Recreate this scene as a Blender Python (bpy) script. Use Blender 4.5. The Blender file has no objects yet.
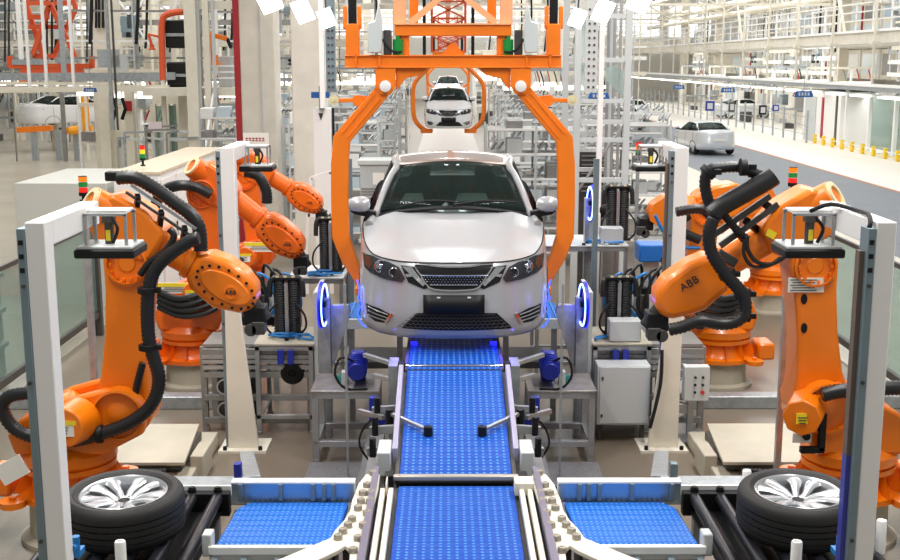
import bpy, bmesh, math, random
from mathutils import Vector, Matrix
from mathutils.geometry import delaunay_2d_cdt
random.seed(7)
PI = math.pi
SC = bpy.context.scene
COL = SC.collection
# ------------------------------------------------------------------ camera
CAM = Vector((-0.06, 0.0, 3.70)); FPX = 1160.0
PITCH = math.atan(218 / FPX); YAW = math.atan(3 / FPX)
cd = bpy.data.cameras.new('camera'); cam = bpy.data.objects.new('camera', cd); COL.objects.link(cam)
cd.sensor_width = 36; cd.lens = FPX / 900 * 36; cd.clip_end = 500; cd.clip_start = .05
cam.location = CAM; cam.rotation_euler = (PI / 2 - PITCH, 0, -YAW)
SC.camera = cam
RM = cam.rotation_euler.to_matrix()
def ray(px, py): return RM @ Vector(((px - 450) / FPX, -(py - 280) / FPX, -1))
def P(px, py, Y):
    d = ray(px, py); return CAM + d * ((Y - CAM.y) / d.y)
def PZ(px, py, Z):
    d = ray(px, py); return CAM + d * ((Z - CAM.z) / d.z)
# ------------------------------------------------------------------ materials
MATS = {}
def lin(c):
    return tuple(((v / 255) / 12.92 if v / 255 <= .04045 else (((v / 255) + .055) / 1.055) ** 2.4) for v in c)
def mat(name, rgb, rough=.5, metal=0.0, emit=0, noise=0, nscale=8, bump=0, bscale=60, coat=0, alpha=1, spec=.5, stretch=None):
    if name in MATS: return MATS[name]
    m = bpy.data.materials.new(name); m.use_nodes = True
    nt = m.node_tree; b = nt.nodes['Principled BSDF']; c = lin(rgb)
    b.inputs['Base Color'].default_value = (*c, 1); b.inputs['Roughness'].default_value = rough
    b.inputs['Metallic'].default_value = metal; b.inputs['Coat Weight'].default_value = coat
    b.inputs['Specular IOR Level'].default_value = spec
    if emit:
        b.inputs['Emission Color'].default_value = (*c, 1); b.inputs['Emission Strength'].default_value = emit
    if noise or bump:
        tc = nt.nodes.new('ShaderNodeTexCoord'); mp = nt.nodes.new('ShaderNodeMapping')
        nt.links.new(tc.outputs['Object'], mp.inputs[0])
        if stretch: mp.inputs['Scale'].default_value = stretch
    if noise:
        n = nt.nodes.new('ShaderNodeTexNoise'); n.inputs['Scale'].default_value = nscale; n.inputs['Detail'].default_value = 5
        nt.links.new(mp.outputs[0], n.inputs['Vector'])
        r = nt.nodes.new('ShaderNodeMapRange'); r.inputs[1].default_value = .3; r.inputs[2].default_value = .7
        r.inputs[3].default_value = 1 - noise; r.inputs[4].default_value = 1 + noise * .6
        nt.links.new(n.outputs[0], r.inputs[0])
        mx = nt.nodes.new('ShaderNodeVectorMath'); mx.operation = 'SCALE'; mx.inputs[0].default_value = c
        nt.links.new(r.outputs[0], mx.inputs['Scale']); nt.links.new(mx.outputs[0], b.inputs['Base Color'])
    if bump:
        n2 = nt.nodes.new('ShaderNodeTexNoise'); n2.inputs['Scale'].default_value = bscale
        nt.links.new(mp.outputs[0], n2.inputs['Vector'])
        bp = nt.nodes.new('ShaderNodeBump'); bp.inputs['Strength'].default_value = bump; bp.inputs['Distance'].default_value = .01
        nt.links.new(n2.outputs[0], bp.inputs['Height']); nt.links.new(bp.outputs[0], b.inputs['Normal'])
    MATS[name] = m; return m
def glassmat(name, rgb, amount, rough=.03):
    m = bpy.data.materials.new(name); m.use_nodes = True; nt = m.node_tree; nt.nodes.clear()
    o = nt.nodes.new('ShaderNodeOutputMaterial'); t = nt.nodes.new('ShaderNodeBsdfTransparent'); g = nt.nodes.new('ShaderNodeBsdfPrincipled')
    c = lin(rgb); t.inputs[0].default_value = (*[v ** .25 for v in c], 1)
    g.inputs['Base Color'].default_value = (*c, 1); g.inputs['Roughness'].default_value = rough
    mx = nt.nodes.new('ShaderNodeMixShader'); mx.inputs[0].default_value = amount
    nt.links.new(t.outputs[0], mx.inputs[1]); nt.links.new(g.outputs[0], mx.inputs[2]); nt.links.new(mx.outputs[0], o.inputs[0])
    MATS[name] = m; return m
ORANGE = mat('orange_paint', (242, 124, 6), .33, noise=.07, nscale=3, coat=.3)
ORANGE2 = mat('orange_paint_red', (238, 106, 14), .35, noise=.08, nscale=3, coat=.2)
CARR = mat('carrier_orange', (246, 128, 22), .4, noise=.08, nscale=4)
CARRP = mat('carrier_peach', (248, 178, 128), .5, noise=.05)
LIFT = mat('lift_red_orange', (212, 84, 40), .5)
WHITE = mat('white_powder_coat', (238, 238, 236), .45)
CREAM = mat('cream_paint', (226, 220, 204), .5, noise=.05, nscale=5)
OFFW = mat('off_white_plate', (186, 178, 160), .5, noise=.1, nscale=3)
ALU = mat('aluminium', (178, 180, 182), .38, .75, noise=.08, nscale=9)
ALUD = mat('dull_aluminium', (150, 150, 148), .45, .6, noise=.15, nscale=7)
STEEL = mat('galvanised_steel', (172, 178, 182), .4, .5, noise=.2, nscale=14)
BLSTEEL = mat('blue_grey_steel', (128, 146, 154), .42, .4, noise=.08)
DSTEEL = mat('dark_steel', (84, 82, 80), .45, .5, noise=.2)
CHROME = mat('chrome', (225, 228, 232), .12, 1)
SILVER = mat('alloy_silver', (205, 208, 212), .28, .75)
PAINT = mat('silver_car_paint', (172, 174, 177), .26, .2, coat=.6)
WPAINT = mat('white_car_paint', (235, 236, 238), .25, .1, coat=1)
BLACK = mat('black_plastic', (20, 21, 23), .5, spec=.3)
RUBBER = mat('black_rubber', (26, 26, 28), .55, bump=.15, bscale=90)
TYREM = mat('tyre_rubber', (34, 33, 33), .62, noise=.15, nscale=20)
HOSE = mat('black_hose', (27, 28, 30), .38)
ROLLER = mat('roller_black', (40, 42, 48), .28, .3)
CARPET = mat('dark_interior', (30, 28, 28), .8)
SEATM = mat('seat_fabric', (96, 66, 58), .8)
GREYP = mat('grey_paint', (196, 200, 200), .45)
BLUEM = mat('blue_motor_paint', (28, 44, 150), .35)
BLUEC = mat('blue_cable', (30, 120, 190), .4)
TEAL = mat('teal_knob', (30, 130, 120), .4)
YEL = mat('yellow_sticker', (240, 214, 40), .5)
YELP = mat('yellow_paint', (238, 200, 40), .45)
STK = mat('white_sticker', (236, 234, 226), .5)
INK = mat('ink_dark', (40, 38, 36), .5)
RED = mat('red_plastic', (200, 36, 30), .35)
REDP = mat('red_paint', (170, 30, 40), .5)
GREEN = mat('green_plastic', (20, 140, 60), .35)
AMBER = mat('amber_plastic', (232, 120, 40), .3)
SIGNB = mat('sign_blue', (24, 88, 160), .4)
CONC = mat('concrete', (222, 216, 204), .7, noise=.1, nscale=2.5)
CONC2 = mat('steel_deck_cream', (218, 212, 198), .6, noise=.1, nscale=3)
BEIGE = mat('beige_board', (216, 202, 178), .6, noise=.06)
BINM = mat('grey_bin', (186, 190, 190), .5, noise=.1, nscale=5)
PAPER = mat('paper', (235, 240, 236), .6)
GASK = mat('gasket_cream', (222, 212, 170), .5)
RINGE = mat('ring_led', (120, 150, 255), .4, emit=9)
GLOWB = mat('blue_glow', (30, 70, 255), .4, emit=3.5)
LEDB = mat('led_blue_rim', (30, 30, 230), .4, emit=2.2)
LAMPE = mat('lamp_panel', (255, 255, 255), .4, emit=6)
LAMPF = mat('lamp_far', (255, 252, 240), .4, emit=2.5)
GLASS = glassmat('fence_glass', (150, 176, 168), .30, .05)
CGLASS = glassmat('car_glass', (64, 80, 76), .17, .03)
LGLASS = glassmat('lamp_glass', (120, 124, 130), .07, .03)
CLOUD = glassmat('cloudy_glass', (205, 222, 220), .42, .2)
def beltmat(name, rgb, rgb2, sx, sy):
    m = bpy.data.materials.new(name); m.use_nodes = True; nt = m.node_tree; b = nt.nodes['Principled BSDF']
    tc = nt.nodes.new('ShaderNodeTexCoord'); mp = nt.nodes.new('ShaderNodeMapping'); nt.links.new(tc.outputs['Object'], mp.inputs[0])
    mp.inputs['Scale'].default_value = (sx, sy, 0.0)
    v = nt.nodes.new('ShaderNodeTexVoronoi'); v.inputs['Randomness'].default_value = 0; v.inputs['Scale'].default_value = 1
    nt.links.new(mp.outputs[0], v.inputs['Vector'])
    r = nt.nodes.new('ShaderNodeMapRange'); r.inputs[1].default_value = .12; r.inputs[2].default_value = .26; r.inputs[3].default_value = 1; r.inputs[4].default_value = 0
    nt.links.new(v.outputs['Distance'], r.inputs[0])
    mx = nt.nodes.new('ShaderNodeMix'); mx.data_type = 'RGBA'; mx.inputs[6].default_value = (*lin(rgb), 1); mx.inputs[7].default_value = (*lin(rgb2), 1)
    nt.links.new(r.outputs[0], mx.inputs[0]); nt.links.new(mx.outputs[2], b.inputs['Base Color'])
    w = nt.nodes.new('ShaderNodeTexWave'); w.wave_type = 'BANDS'; w.bands_direction = 'Y'; w.inputs['Scale'].default_value = .314 / 2 * 1
    nt.links.new(mp.outputs[0], w.inputs['Vector'])
    ad = nt.nodes.new('ShaderNodeMath'); ad.operation = 'ADD'; nt.links.new(r.outputs[0], ad.inputs[0]); nt.links.new(w.outputs[1], ad.inputs[1])
    bp = nt.nodes.new('ShaderNodeBump'); bp.inputs['Strength'].default_value = .6; bp.inputs['Distance'].default_value = .008
    nt.links.new(ad.outputs[0], bp.inputs['Height']); nt.links.new(bp.outputs[0], b.inputs['Normal'])
    b.inputs['Roughness'].default_value = .42; b.inputs['Specular IOR Level'].default_value = .3
    MATS[name] = m; return m
BELT = beltmat('blue_modular_belt', (2, 72, 174), (92, 166, 230), 20, 24)
BELTW = beltmat('blue_wing_belt', (20, 96, 196), (92, 176, 236), 30, 24)
# ------------------------------------------------------------------ mesh builder
ORG = {}
class MB:
    def __init__(s): s.v = []; s.f = []; s.M = None
    def add(s, vs, fs):
        n = len(s.v)
        for p in vs:
            p = Vector(p); s.v.append(s.M @ p if s.M else p)
        s.f += [tuple(i + n for i in f) for f in fs]
        return s
    def box(s, c, d, rot=None):
        c = Vector(c); hx, hy, hz = d[0] / 2, d[1] / 2, d[2] / 2
        vs = [Vector((x * hx, y * hy, z * hz)) for x in (-1, 1) for y in (-1, 1) for z in (-1, 1)]
        if rot is not None: vs = [rot @ v for v in vs]
        return s.add([c + v for v in vs], [(0, 1, 3, 2), (4, 6, 7, 5), (0, 4, 5, 1), (2, 3, 7, 6), (0, 2, 6, 4), (1, 5, 7, 3)])
    def bb(s, x0, x1, y0, y1, z0, z1):
        return s.box(((x0 + x1) / 2, (y0 + y1) / 2, (z0 + z1) / 2), (abs(x1 - x0), abs(y1 - y0), abs(z1 - z0)))
    def bar(s, a, b, w, h=None, up=(0, 0, 1)):
        a = Vector(a); b = Vector(b); h = h or w; d = b - a; L = d.length
        if L < 1e-6: return s
        z = d.normalized(); u = Vector(up)
        if abs(z.dot(u)) > .98: u = Vector((0, 1, 0))
        x = u.cross(z).normalized(); y = z.cross(x)
        R = Matrix((x, y, z)).transposed()
        return s.box((a + b) / 2, (w, h, L), R)
    def frame(s, d):
        z = Vector(d).normalized(); u = Vector((0, 0, 1)) if abs(z.z) < .95 else Vector((0, 1, 0))
        x = u.cross(z).normalized(); return x, z.cross(x), z
    def cyl(s, a, b, r0, r1=None, n=16, caps=True):
        a = Vector(a); b = Vector(b); r1 = r0 if r1 is None else r1
        x, y, z = s.frame(b - a); vs = []
        for (c, r) in ((a, r0), (b, r1)):
            vs += [c + (x * math.cos(2 * PI * i / n) + y * math.sin(2 * PI * i / n)) * r for i in range(n)]
        fs = [(i, (i + 1) % n, n + (i + 1) % n, n + i) for i in range(n)]
        if caps: fs += [tuple(range(n - 1, -1, -1)), tuple(range(n, 2 * n))]
        return s.add(vs, fs)
    def lathe(s, prof, o, ax=(0, 0, 1), n=32, closed=False):
        o = Vector(o); x, y, z = s.frame(ax); vs = []
        for (r, h) in prof:
            vs += [o + z * h + (x * math.cos(2 * PI * i / n) + y * math.sin(2 * PI * i / n)) * r for i in range(n)]
        m = len(prof); fs = []
        for j in range(m if closed else m - 1):
            k = (j + 1) % m
            fs += [(j * n + i, j * n + (i + 1) % n, k * n + (i + 1) % n, k * n + i) for i in range(n)]
        return s.add(vs, fs)
    def tube(s, pts, r, n=8, closed=False, sm=4, corr=0, cstep=.035):
        pts = [Vector(p) for p in pts]
        if sm > 1 and len(pts) > 2: pts = catmull(pts, sm, closed)
        if corr:
            pts = resample(pts, cstep / 2); rs = [r * (1 + (corr if i % 2 else -corr)) for i in range(len(pts))]
        else: rs = r if isinstance(r, list) else [r] * len(pts)
        m = len(pts); vs = []; up = None
        for i, p in enumerate(pts):
            if closed: d = pts[(i + 1) % m] - pts[i - 1]
            else: d = pts[min(i + 1, m - 1)] - pts[max(i - 1, 0)]
            d.normalize()
            if up is None:
                up = Vector((0, 0, 1)) if abs(d.z) < .9 else Vector((0, 1, 0))
            x = up.cross(d)
            if x.length < 1e-5: x = Vector((1, 0, 0))
            x.normalize(); y = d.cross(x); up = y
            vs += [p + (x * math.cos(2 * PI * k / n) + y * math.sin(2 * PI * k / n)) * rs[i] for k in range(n)]
        fs = []
        for j in range(m if closed else m - 1):
            k = (j + 1) % m
            fs += [(j * n + i, j * n + (i + 1) % n, k * n + (i + 1) % n, k * n + i) for i in range(n)]
        if not closed: fs += [tuple(range(n - 1, -1, -1)), tuple(range((m - 1) * n, m * n))]
        return s.add(vs, fs)
    def prism(s, poly, fn, lo, hi):
        # fn(u, v, w) -> point ; poly in (u, v) ; w from lo to hi
        n = len(poly)
        vs = [fn(u, v, lo) for u, v in poly] + [fn(u, v, hi) for u, v in poly]
        fs = [(i, (i + 1) % n, n + (i + 1) % n, n + i) for i in range(n)] + [tuple(range(n - 1, -1, -1)), tuple(range(n, 2 * n))]
        return s.add(vs, fs)
    def px(s, poly, x0, x1): return s.prism(poly, lambda u, v, w: (w, u, v), x0, x1)
    def py(s, poly, y0, y1): return s.prism(poly, lambda u, v, w: (u, w, v), y0, y1)
    def pz(s, poly, z0, z1): return s.prism(poly, lambda u, v, w: (u, v, w), z0, z1)
    def ball(s, c, r, n=12, sc=(1, 1, 1)):
        c = Vector(c); vs = []; fs = []; m = n // 2
        for j in range(1, m):
            t = PI * j / m
            vs += [c + Vector((math.sin(t) * math.cos(2 * PI * i / n) * r * sc[0], math.sin(t) * math.sin(2 * PI * i / n) * r * sc[1], math.cos(t) * r * sc[2])) for i in range(n)]
        for j in range(m - 2): fs += [(j * n + i, j * n + (i + 1) % n, (j + 1) * n + (i + 1) % n, (j + 1) * n + i) for i in range(n)]
        k = len(vs); vs += [c + Vector((0, 0, r * sc[2])), c - Vector((0, 0, r * sc[2]))]
        fs += [(k, (i + 1) % n, i) for i in range(n)] + [(k + 1, (m - 2) * n + i, (m - 2) * n + (i + 1) % n) for i in range(n)]
        return s.add(vs, fs)
    def grid(s, rows, closed=False):
        m = len(rows); n = len(rows[0]); vs = [p for r in rows for p in r]; fs = []
        for j in range(m - 1):
            for i in range(n if closed else n - 1):
                fs.append((j * n + i, j * n + (i + 1) % n, (j + 1) * n + (i + 1) % n, (j + 1) * n + i))
        return s.add(vs, fs)
    def obj(s, name, m, parent=None, bevel=0, ang=35, solid=0, seg=2, sub=0):
        me = bpy.data.meshes.new(name)
        if parent is not None: org = ORG[parent.name]
        else:
            mn = [min(v[i] for v in s.v) for i in range(3)]; mxx = [max(v[i] for v in s.v) for i in range(3)]
            org = Vector(((mn[0] + mxx[0]) / 2, (mn[1] + mxx[1]) / 2, mn[2]))
        me.from_pydata([v - org for v in s.v], [], s.f); me.update()
        b = bmesh.new(); b.from_mesh(me); bmesh.ops.recalc_face_normals(b, faces=b.faces); b.to_mesh(me); b.free()
        me.shade_smooth(); me.set_sharp_from_angle(angle=math.radians(ang))
        me.materials.append(m)
        o = bpy.data.objects.new(name, me); COL.objects.link(o)
        if parent is not None: o.parent = parent
        else: o.location = org
        ORG[o.name] = org
        if solid:
            q = o.modifiers.new('thickness', 'SOLIDIFY'); q.thickness = solid; q.offset = 0
        if bevel:
            q = o.modifiers.new('edge', 'BEVEL'); q.width = bevel; q.segments = seg; q.limit_method = 'ANGLE'; q.angle_limit = math.radians(40)
        if sub:
            q = o.modifiers.new('sub', 'SUBSURF'); q.levels = sub; q.render_levels = sub
        return o
def catmull(p, k, closed=False):
    out = []; n = len(p); seg = n if closed else n - 1
    for i in range(seg):
        g = (lambda j: p[j % n]) if closed else (lambda j: p[max(0, min(n - 1, j))])
        a, b, c, d = g(i - 1), g(i), g(i + 1), g(i + 2)
        for t in range(k):
            u = t / k
            out.append(.5 * ((2 * b) + (c - a) * u + (2 * a - 5 * b + 4 * c - d) * u * u + (3 * b - a - 3 * c + d) * u ** 3))
    if not closed: out.append(p[-1].copy())
    return out
def resample(p, st):
    out = [p[0]]; acc = 0
    for i in range(1, len(p)):
        a, b = p[i - 1], p[i]; L = (b - a).length
        if L < 1e-9: continue
        t = st - acc
        while t <= L:
            out.append(a + (b - a) * (t / L)); t += st
        acc = (L - (t - st))
    return out
def thing(name, loc, label, cat, group=None):
    o = bpy.data.objects.new(name, None); COL.objects.link(o); o.location = loc; o.empty_display_size = .2
    ORG[o.name] = Vector(loc); return tag(o, label, cat, group)
def tag(o, label, cat, group=None, kind=None):
    if label: o['label'] = label
    if cat: o['category'] = cat
    if group: o['group'] = group
    if kind: o['kind'] = kind
    return o
def struct(o): o['kind'] = 'structure'; return o
def kids(o): return [c for c in ALLKIDS.get(o.name, [])]
def copy_tree(o, parent=None):
    c = o.copy(); COL.objects.link(c)
    if parent is not None: c.parent = parent
    ORG[c.name] = ORG.get(o.name, Vector())
    for ch in list(o.children): copy_tree(ch, c)
    return c
def dup(o, loc, rz=None, label=None, group=None, scale=None):
    c = copy_tree(o); c.location = loc
    if rz is not None: c.rotation_euler = (0, 0, rz)
    if label: c['label'] = label
    if group: c['group'] = group
    if scale: c.scale = scale
    return c
def textmesh(body, size, M, m, parent, name='lettering', depth=.002):
    cu = bpy.data.curves.new(name, 'FONT'); cu.body = body; cu.size = size; cu.align_x = 'CENTER'; cu.align_y = 'CENTER'; cu.extrude = depth
    t = bpy.data.objects.new('tmp', cu); COL.objects.link(t)
    dg = bpy.context.evaluated_depsgraph_get(); dg.update()
    me = bpy.data.meshes.new_from_object(t.evaluated_get(dg)); bpy.data.objects.remove(t)
    me.transform(M); me.transform(Matrix.Translation(-ORG[parent.name])); me.materials.clear(); me.materials.append(m)
    o = bpy.data.objects.new(name, me); COL.objects.link(o); o.parent = parent; ORG[o.name] = ORG[parent.name]
    return o
def facing(loc, rx=PI / 2, ry=0, rz=0):
    return Matrix.Translation(loc) @ Matrix.Rotation(rz, 4, 'Z') @ Matrix.Rotation(ry, 4, 'Y') @ Matrix.Rotation(rx, 4, 'X')
# ------------------------------------------------------------------ the car
CW = .915; CL = 4.5
def interp(t, pts):
    if t <= pts[0][0]: return pts[0][1]
    for (a, va), (b, vb) in zip(pts, pts[1:]):
        if t <= b:
            u = (t - a) / (b - a); return va + (vb - va) * u
    return pts[-1][1]
def nose(x, W):
    u = min(.9995, abs(x) / W); return CL / 2 * (1 - (1 - u ** 2.6) ** (1 / 7))
INS = [(0, .07), (.06, .03), (.16, .01), (.34, 0), (.45, .012), (.62, .03), (.82, .05), (.94, .065), (1, .09)]
def zb(s): return interp(s, [(0, -.075), (.5, -.06), (1.2, .06), (3.4, .06), (4.0, .05), (4.5, .06)])
def zt(s): return interp(s, [(0, .60), (.15, .605), (.4, .635), (.8, .745), (1.2, .85), (2, .90), (3.5, .96), (4.1, .98), (4.5, .93)])
def fy(x, z):
    s = .2
    for _ in range(6):
        f = (z - zb(s)) / (zt(s) - zb(s)); f = max(0, min(1, f)); ins = interp(f, INS); s = ins + nose(x, CW - ins * .55)
    return s
def bxs(s, z):
    f = max(0, min(1, (z - zb(s)) / (zt(s) - zb(s)))); i = interp(f, INS); w = CW - i * .55
    q = min(s, CL - s) - i; return w * (1 - max(0, 1 - 2 * q / CL) ** 7) ** (1 / 2.6)
def make_car(base, label, name='car', paint=None, wheels=False, cat='car', px=True):
    """authored around base = (x, y of the nose, z of the bumper's lower edge), nose towards -Y"""
    paint = paint or PAINT; bx, by, bz = base
    W = lambda x, s, z: Vector((bx + x, by + s, bz + z))
    R = thing(name, (bx, by + CL / 2, bz), label, cat)
    # lower body: stacked plan outlines
    th = []
    N = 30
    xs = [math.sin(PI / 2 * i / N) for i in range(N + 1)]
    def outline(ins):
        w = CW - ins * .55; pts = []
        for u in xs[:-1]: pts.append((u * w, nose(u * w, w) * (1) + ins))
        s0 = pts[-1][1]; s1 = CL - s0 + 0
        for k in range(1, 26): pts.append((w, s0 + (s1 - s0) * k / 26))
        for u in reversed(xs[:-1]): pts.append((u * w, CL - (nose(u * w, w) + ins)))
        return pts
    rings = []
    fl = [0, .03, .06, .11, .16, .25, .34, .45, .55, .65, .75, .82, .88, .93, .97, 1]
    for f in fl:
        ins = interp(f, INS); o = outline(ins); h = []
        for (x, s) in o:
            h.append((x, s, zb(s) + (zt(s) - zb(s)) * f))
        full = h + [(-x, s, z) for (x, s, z) in reversed(h[1:-1])]
        rings.append(full)
    b = MB(); n = len(rings[0])
    b.grid([[W(*p) for p in r] for r in rings], closed=True)
    # floor pan
    b.add([W(*p) for p in rings[0]], [tuple(range(n))])
    # hood / deck surface from the top ring
    half = len(outline(0)); top = rings[-1][:half]
    def crown(s): return interp(s, [(0, 0), (.16, .015), (.4, .06), (.9, .115), (1.2, .13), (1.6, .08), (3.3, .02), (3.9, .07), (4.4, .03), (4.6, 0)])
    rows = []; M = 16
    for (x, s, z) in top:
        row = []
        for k in range(M + 1):
            u = -1 + 2 * k / M; e = max(0, 1 - abs(u) ** 3.0)
            crease = .012 * math.exp(-((abs(u) - .66) / .1) ** 2) if s < 1.3 else 0
            row.append(W(x * u, s, z + crown(s) * e + crease * min(1, s * 2)))
        rows.append(row)
    hs = [i for i, t in enumerate(top) if t[1] <= 1.22]; rs_ = [i for i, t in enumerate(top) if t[1] >= 3.72]
    b.grid(rows[rs_[0]:])
    body = b.obj('body', paint, R, ang=50)
    hd = MB(); hd.grid(rows[:hs[-1] + 1]); hood = hd.obj('hood', paint, R, ang=60)
    # shut line round the hood
    hl = MB(); hl.tube([W(x, s - .004, z + .003) for (x, s, z) in reversed(top[:hs[-1]])] + [W(-x, s - .004, z + .003) for (x, s, z) in top[1:hs[-1]]], .006, 5, sm=1)
    hl.obj('hood_gap', BLACK, R)
    # greenhouse
    def arc(w, s, z, cr, n=14, bow=.0):
        return [W(w * u, s + bow * (u * u), z + cr * (1 - u * u)) for u in [-1 + 2 * k / n for k in range(n + 1)]]
    A = (.72, 1.06, .915, .075, .17); B = (.545, 1.80, 1.31, .045, .06)   # windscreen lower and upper edges
    C = (.555, 3.05, 1.30, .045, -.03); D = (.66, 3.75, 1.0, .05, -.12)
    def lerp(a, b_, t): return tuple(a[i] + (b_[i] - a[i]) * t for i in range(5))
    ws = MB(); ws.grid([arc(l[0], l[1], l[2] + .035 * math.sin(PI * t), l[3], bow=l[4]) for t in [k / 8 for k in range(9)] for l in [lerp(A, B, t)]])
    glass = ws.obj('windscreen', CGLASS, R, solid=.006)
    rf = MB(); rows2 = []
    for k in range(13):
        t = k / 12; l = lerp(B, C, t); wv = l[0] + .045 + .03 * math.sin(PI * t)
        rows2.append(arc(wv, l[1], l[2] - .012 + .055 * math.sin(PI * min(1, t * 1.05)), l[3] + .012, bow=l[4]))
    rf.grid(rows2); rf.obj('roof', mat('roof_reflective', (176, 158, 150), .25, .5, coat=1) if paint is PAINT else paint, R, solid=.02)
    rw = MB(); rw.grid([arc(l[0], l[1], l[2], l[3], bow=l[4]) for t in [k / 5 for k in range(6)] for l in [lerp(C, D, t)]])
    rw.obj('rear_window', CGLASS, R, solid=.006)
    # pillars and rails
    for sx in (-1, 1):
        pl = MB()
        def sp(p, q, t, lift=.0): l = lerp(p, q, t); return W(sx * (l[0] + .025), l[1] + l[4], l[2] - .01 + lift * math.sin(PI * t))
        pts = [W(sx * .80, .98, .83)] + [sp(A, B, t, .035) for t in (0, .25, .5, .75, 1)] + [W(sx * .615, 2.4, 1.335)] + [sp(C, D, t) for t in (0, .5, 1)]
        pl.tube(pts, .036, 8, sm=3)
        pl.obj('roof_pillar', paint, R)
        side = MB()
        up = [(1.18, .86, .80), (1.5, 1.06, .70), (1.9, 1.29, .61), (2.4, 1.325, .61), (3.0, 1.29, .60), (3.5, 1.12, .66), (3.75, .97, .72)]
        lo = [W(sx * .80, s, .86 + (s - 1.18) * .04) for (s, z, x) in up]; hi = [W(sx * x, s, z) for (s, z, x) in up]
        side.grid([lo, hi]); side.obj('side_window', CGLASS, R, solid=.006)
        bp = MB(); bp.bar(W(sx * .815, 2.45, .88), W(sx * .625, 2.5, 1.33), .09, .02); bp.obj('door_pillar', BLACK, R)
        # mirror
        mm = MB(); mm.lathe([(.0, -.105), (.05, -.10), (.075, -.06), (.085, 0), (.08, .06), (.055, .095), (0, .105)], (0, 0, 0), (1, 0, 0), 16)
        for i, v in enumerate(mm.v): mm.v[i] = W(sx * .90 + v.x, 1.12 + v.y * 1.0, 1.0 + v.z * .92)
        mo = mm.obj('mirror', paint, R)
        st = MB(); st.prism([(.74, .86), (.94, .90), (.99, .93), (.95, .96), (.74, .93)], lambda u, v, w: W(sx * u, w, v), 1.10, 1.2); st.obj('mirror_base', BLACK, mo, bevel=.008)
        # doors: shut lines and handles
        for s in (1.25, 2.45, 3.5):
            dl = MB(); dl.tube([W(sx * (bxs(s, zb(s) + (zt(s) - zb(s)) * f)), s, zb(s) + (zt(s) - zb(s)) * f) for f in (.1, .3, .5, .7, .9, 1)], .006, 4, sm=1)
            dl.obj('door_gap', BLACK, R)
    # front: patches laid on the nose surface
    def FPx(px_, py_):
        s = .1
        for _ in range(12):
            p = P(px_, py_, 9.95 + s); s = fy(p.x, p.z - 1.36)
        return (p.x, p.z - 1.36)
    def patch(poly, off, thick, m_, nm, parent=R, g=.035, ang=40):
        n_ = len(poly); vs = [Vector(q) for q in poly]
        from_ = min(v.x for v in vs), max(v.x for v in vs), min(v.y for v in vs), max(v.y for v in vs)
        def inside(x, y):
            c = False
            for i in range(n_):
                a, b_ = poly[i], poly[i - 1]
                if (a[1] > y) != (b_[1] > y) and x < (b_[0] - a[0]) * (y - a[1]) / (b_[1] - a[1]) + a[0]: c = not c
            return c
        edges = []; pts = []
        for i in range(n_):
            a, b_ = vs[i], vs[(i + 1) % n_]; k = max(1, int((b_ - a).length / g))
            for j in range(k): pts.append(a + (b_ - a) * (j / k))
        nb = len(pts); edges = [(i, (i + 1) % nb) for i in range(nb)]
        x = from_[0] + g / 2
        while x < from_[1]:
            y = from_[2] + g / 2
            while y < from_[3]:
                if inside(x, y) and min((Vector((x, y)) - q).length for q in pts[:nb]) > g * .4: pts.append(Vector((x, y)))
                y += g
            x += g
        V, E, F, *_ = delaunay_2d_cdt(pts, edges, [], 1, 1e-5)
        mb = MB(); k = len(V)
        fr = [W(v.x, fy(v.x, v.y) - off, v.y) for v in V]; bk = [W(v.x, fy(v.x, v.y) + thick, v.y) for v in V]
        from collections import Counter
        cnt = Counter(); 
        for f in F:
            for i in range(len(f)): cnt[frozenset((f[i], f[i - 1]))] += 1
        fs = [tuple(f) for f in F] + [tuple(i + k for i in reversed(f)) for f in F]
        for e, c in cnt.items():
            if c == 1:
                a, b_ = tuple(e); fs.append((a, b_, b_ + k, a + k))
        mb.add(fr + bk, fs); return mb.obj(nm, m_, parent, ang=ang)
    def mirr(poly, s): return [(s * x, z) for x, z in poly]
    cxp = 456.0
    def PP(pts):                                   # points measured on the left half, averaged onto the car's own axis
        return [FPx(x, y) for (x, y) in pts]
    hl_ = PP([(363, 252), (372, 255), (390, 262), (399, 267), (405, 278), (402, 282), (386, 279), (370, 272), (364, 266)])
    wing = PP([(401, 265), (414, 267), (421, 273), (430, 287), (424, 289), (408, 282)])
    wbar1 = PP([(402, 266), (412, 267), (425, 284), (423, 286)]); wbar2 = PP([(405, 274), (414, 273), (423, 280), (420, 282), (413, 276), (407, 277)])
    gr = PP([(417, 264), (440, 266.5), (456, 267), (472, 266.5), (495, 264), (489, 276), (481, 287), (468, 290), (444, 290), (431, 287), (424, 276)])
    gr = [((a[0] - b_[0]) / 2, (a[1] + b_[1]) / 2) for a, b_ in zip(gr, [gr[4], gr[3], gr[2], gr[1], gr[0], gr[10], gr[9], gr[8], gr[7], gr[6], gr[5]])]
    patch(gr, .006, .0, BLACK, 'grille')
    gsurr = MB(); gsurr.tube([W(x, fy(x, z) - .012, z) for x, z in gr], .010, 6, closed=True, sm=2); gsurr.obj('grille_surround', CHROME, R)
    hx = MB()
    for iz in range(4):
        for ix in range(-12, 13):
            x = ix * .026 + (.013 if iz % 2 else 0); z = gr[2][1] - .085 - iz * .02
            if abs(x) < .30 - iz * .03: hx.ball(W(x, fy(x, z) - .012, z), .008, 6)
    hx.obj('grille_mesh', CHROME, R)
    gb = MB()
    for q in (0, 1):
        z0 = gr[2][1] - .072 - q * .082
        gb.tube([W(x, fy(x, z0) - .014, z0 - .0) for x in [k * .05 * (1 - q * .3) for k in range(-6, 7)]], .006, 6, sm=1)
    gb.obj('grille_bar', CHROME, R)
    pl = PP([(426, 294), (487, 294), (487, 312), (426, 312)])
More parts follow.
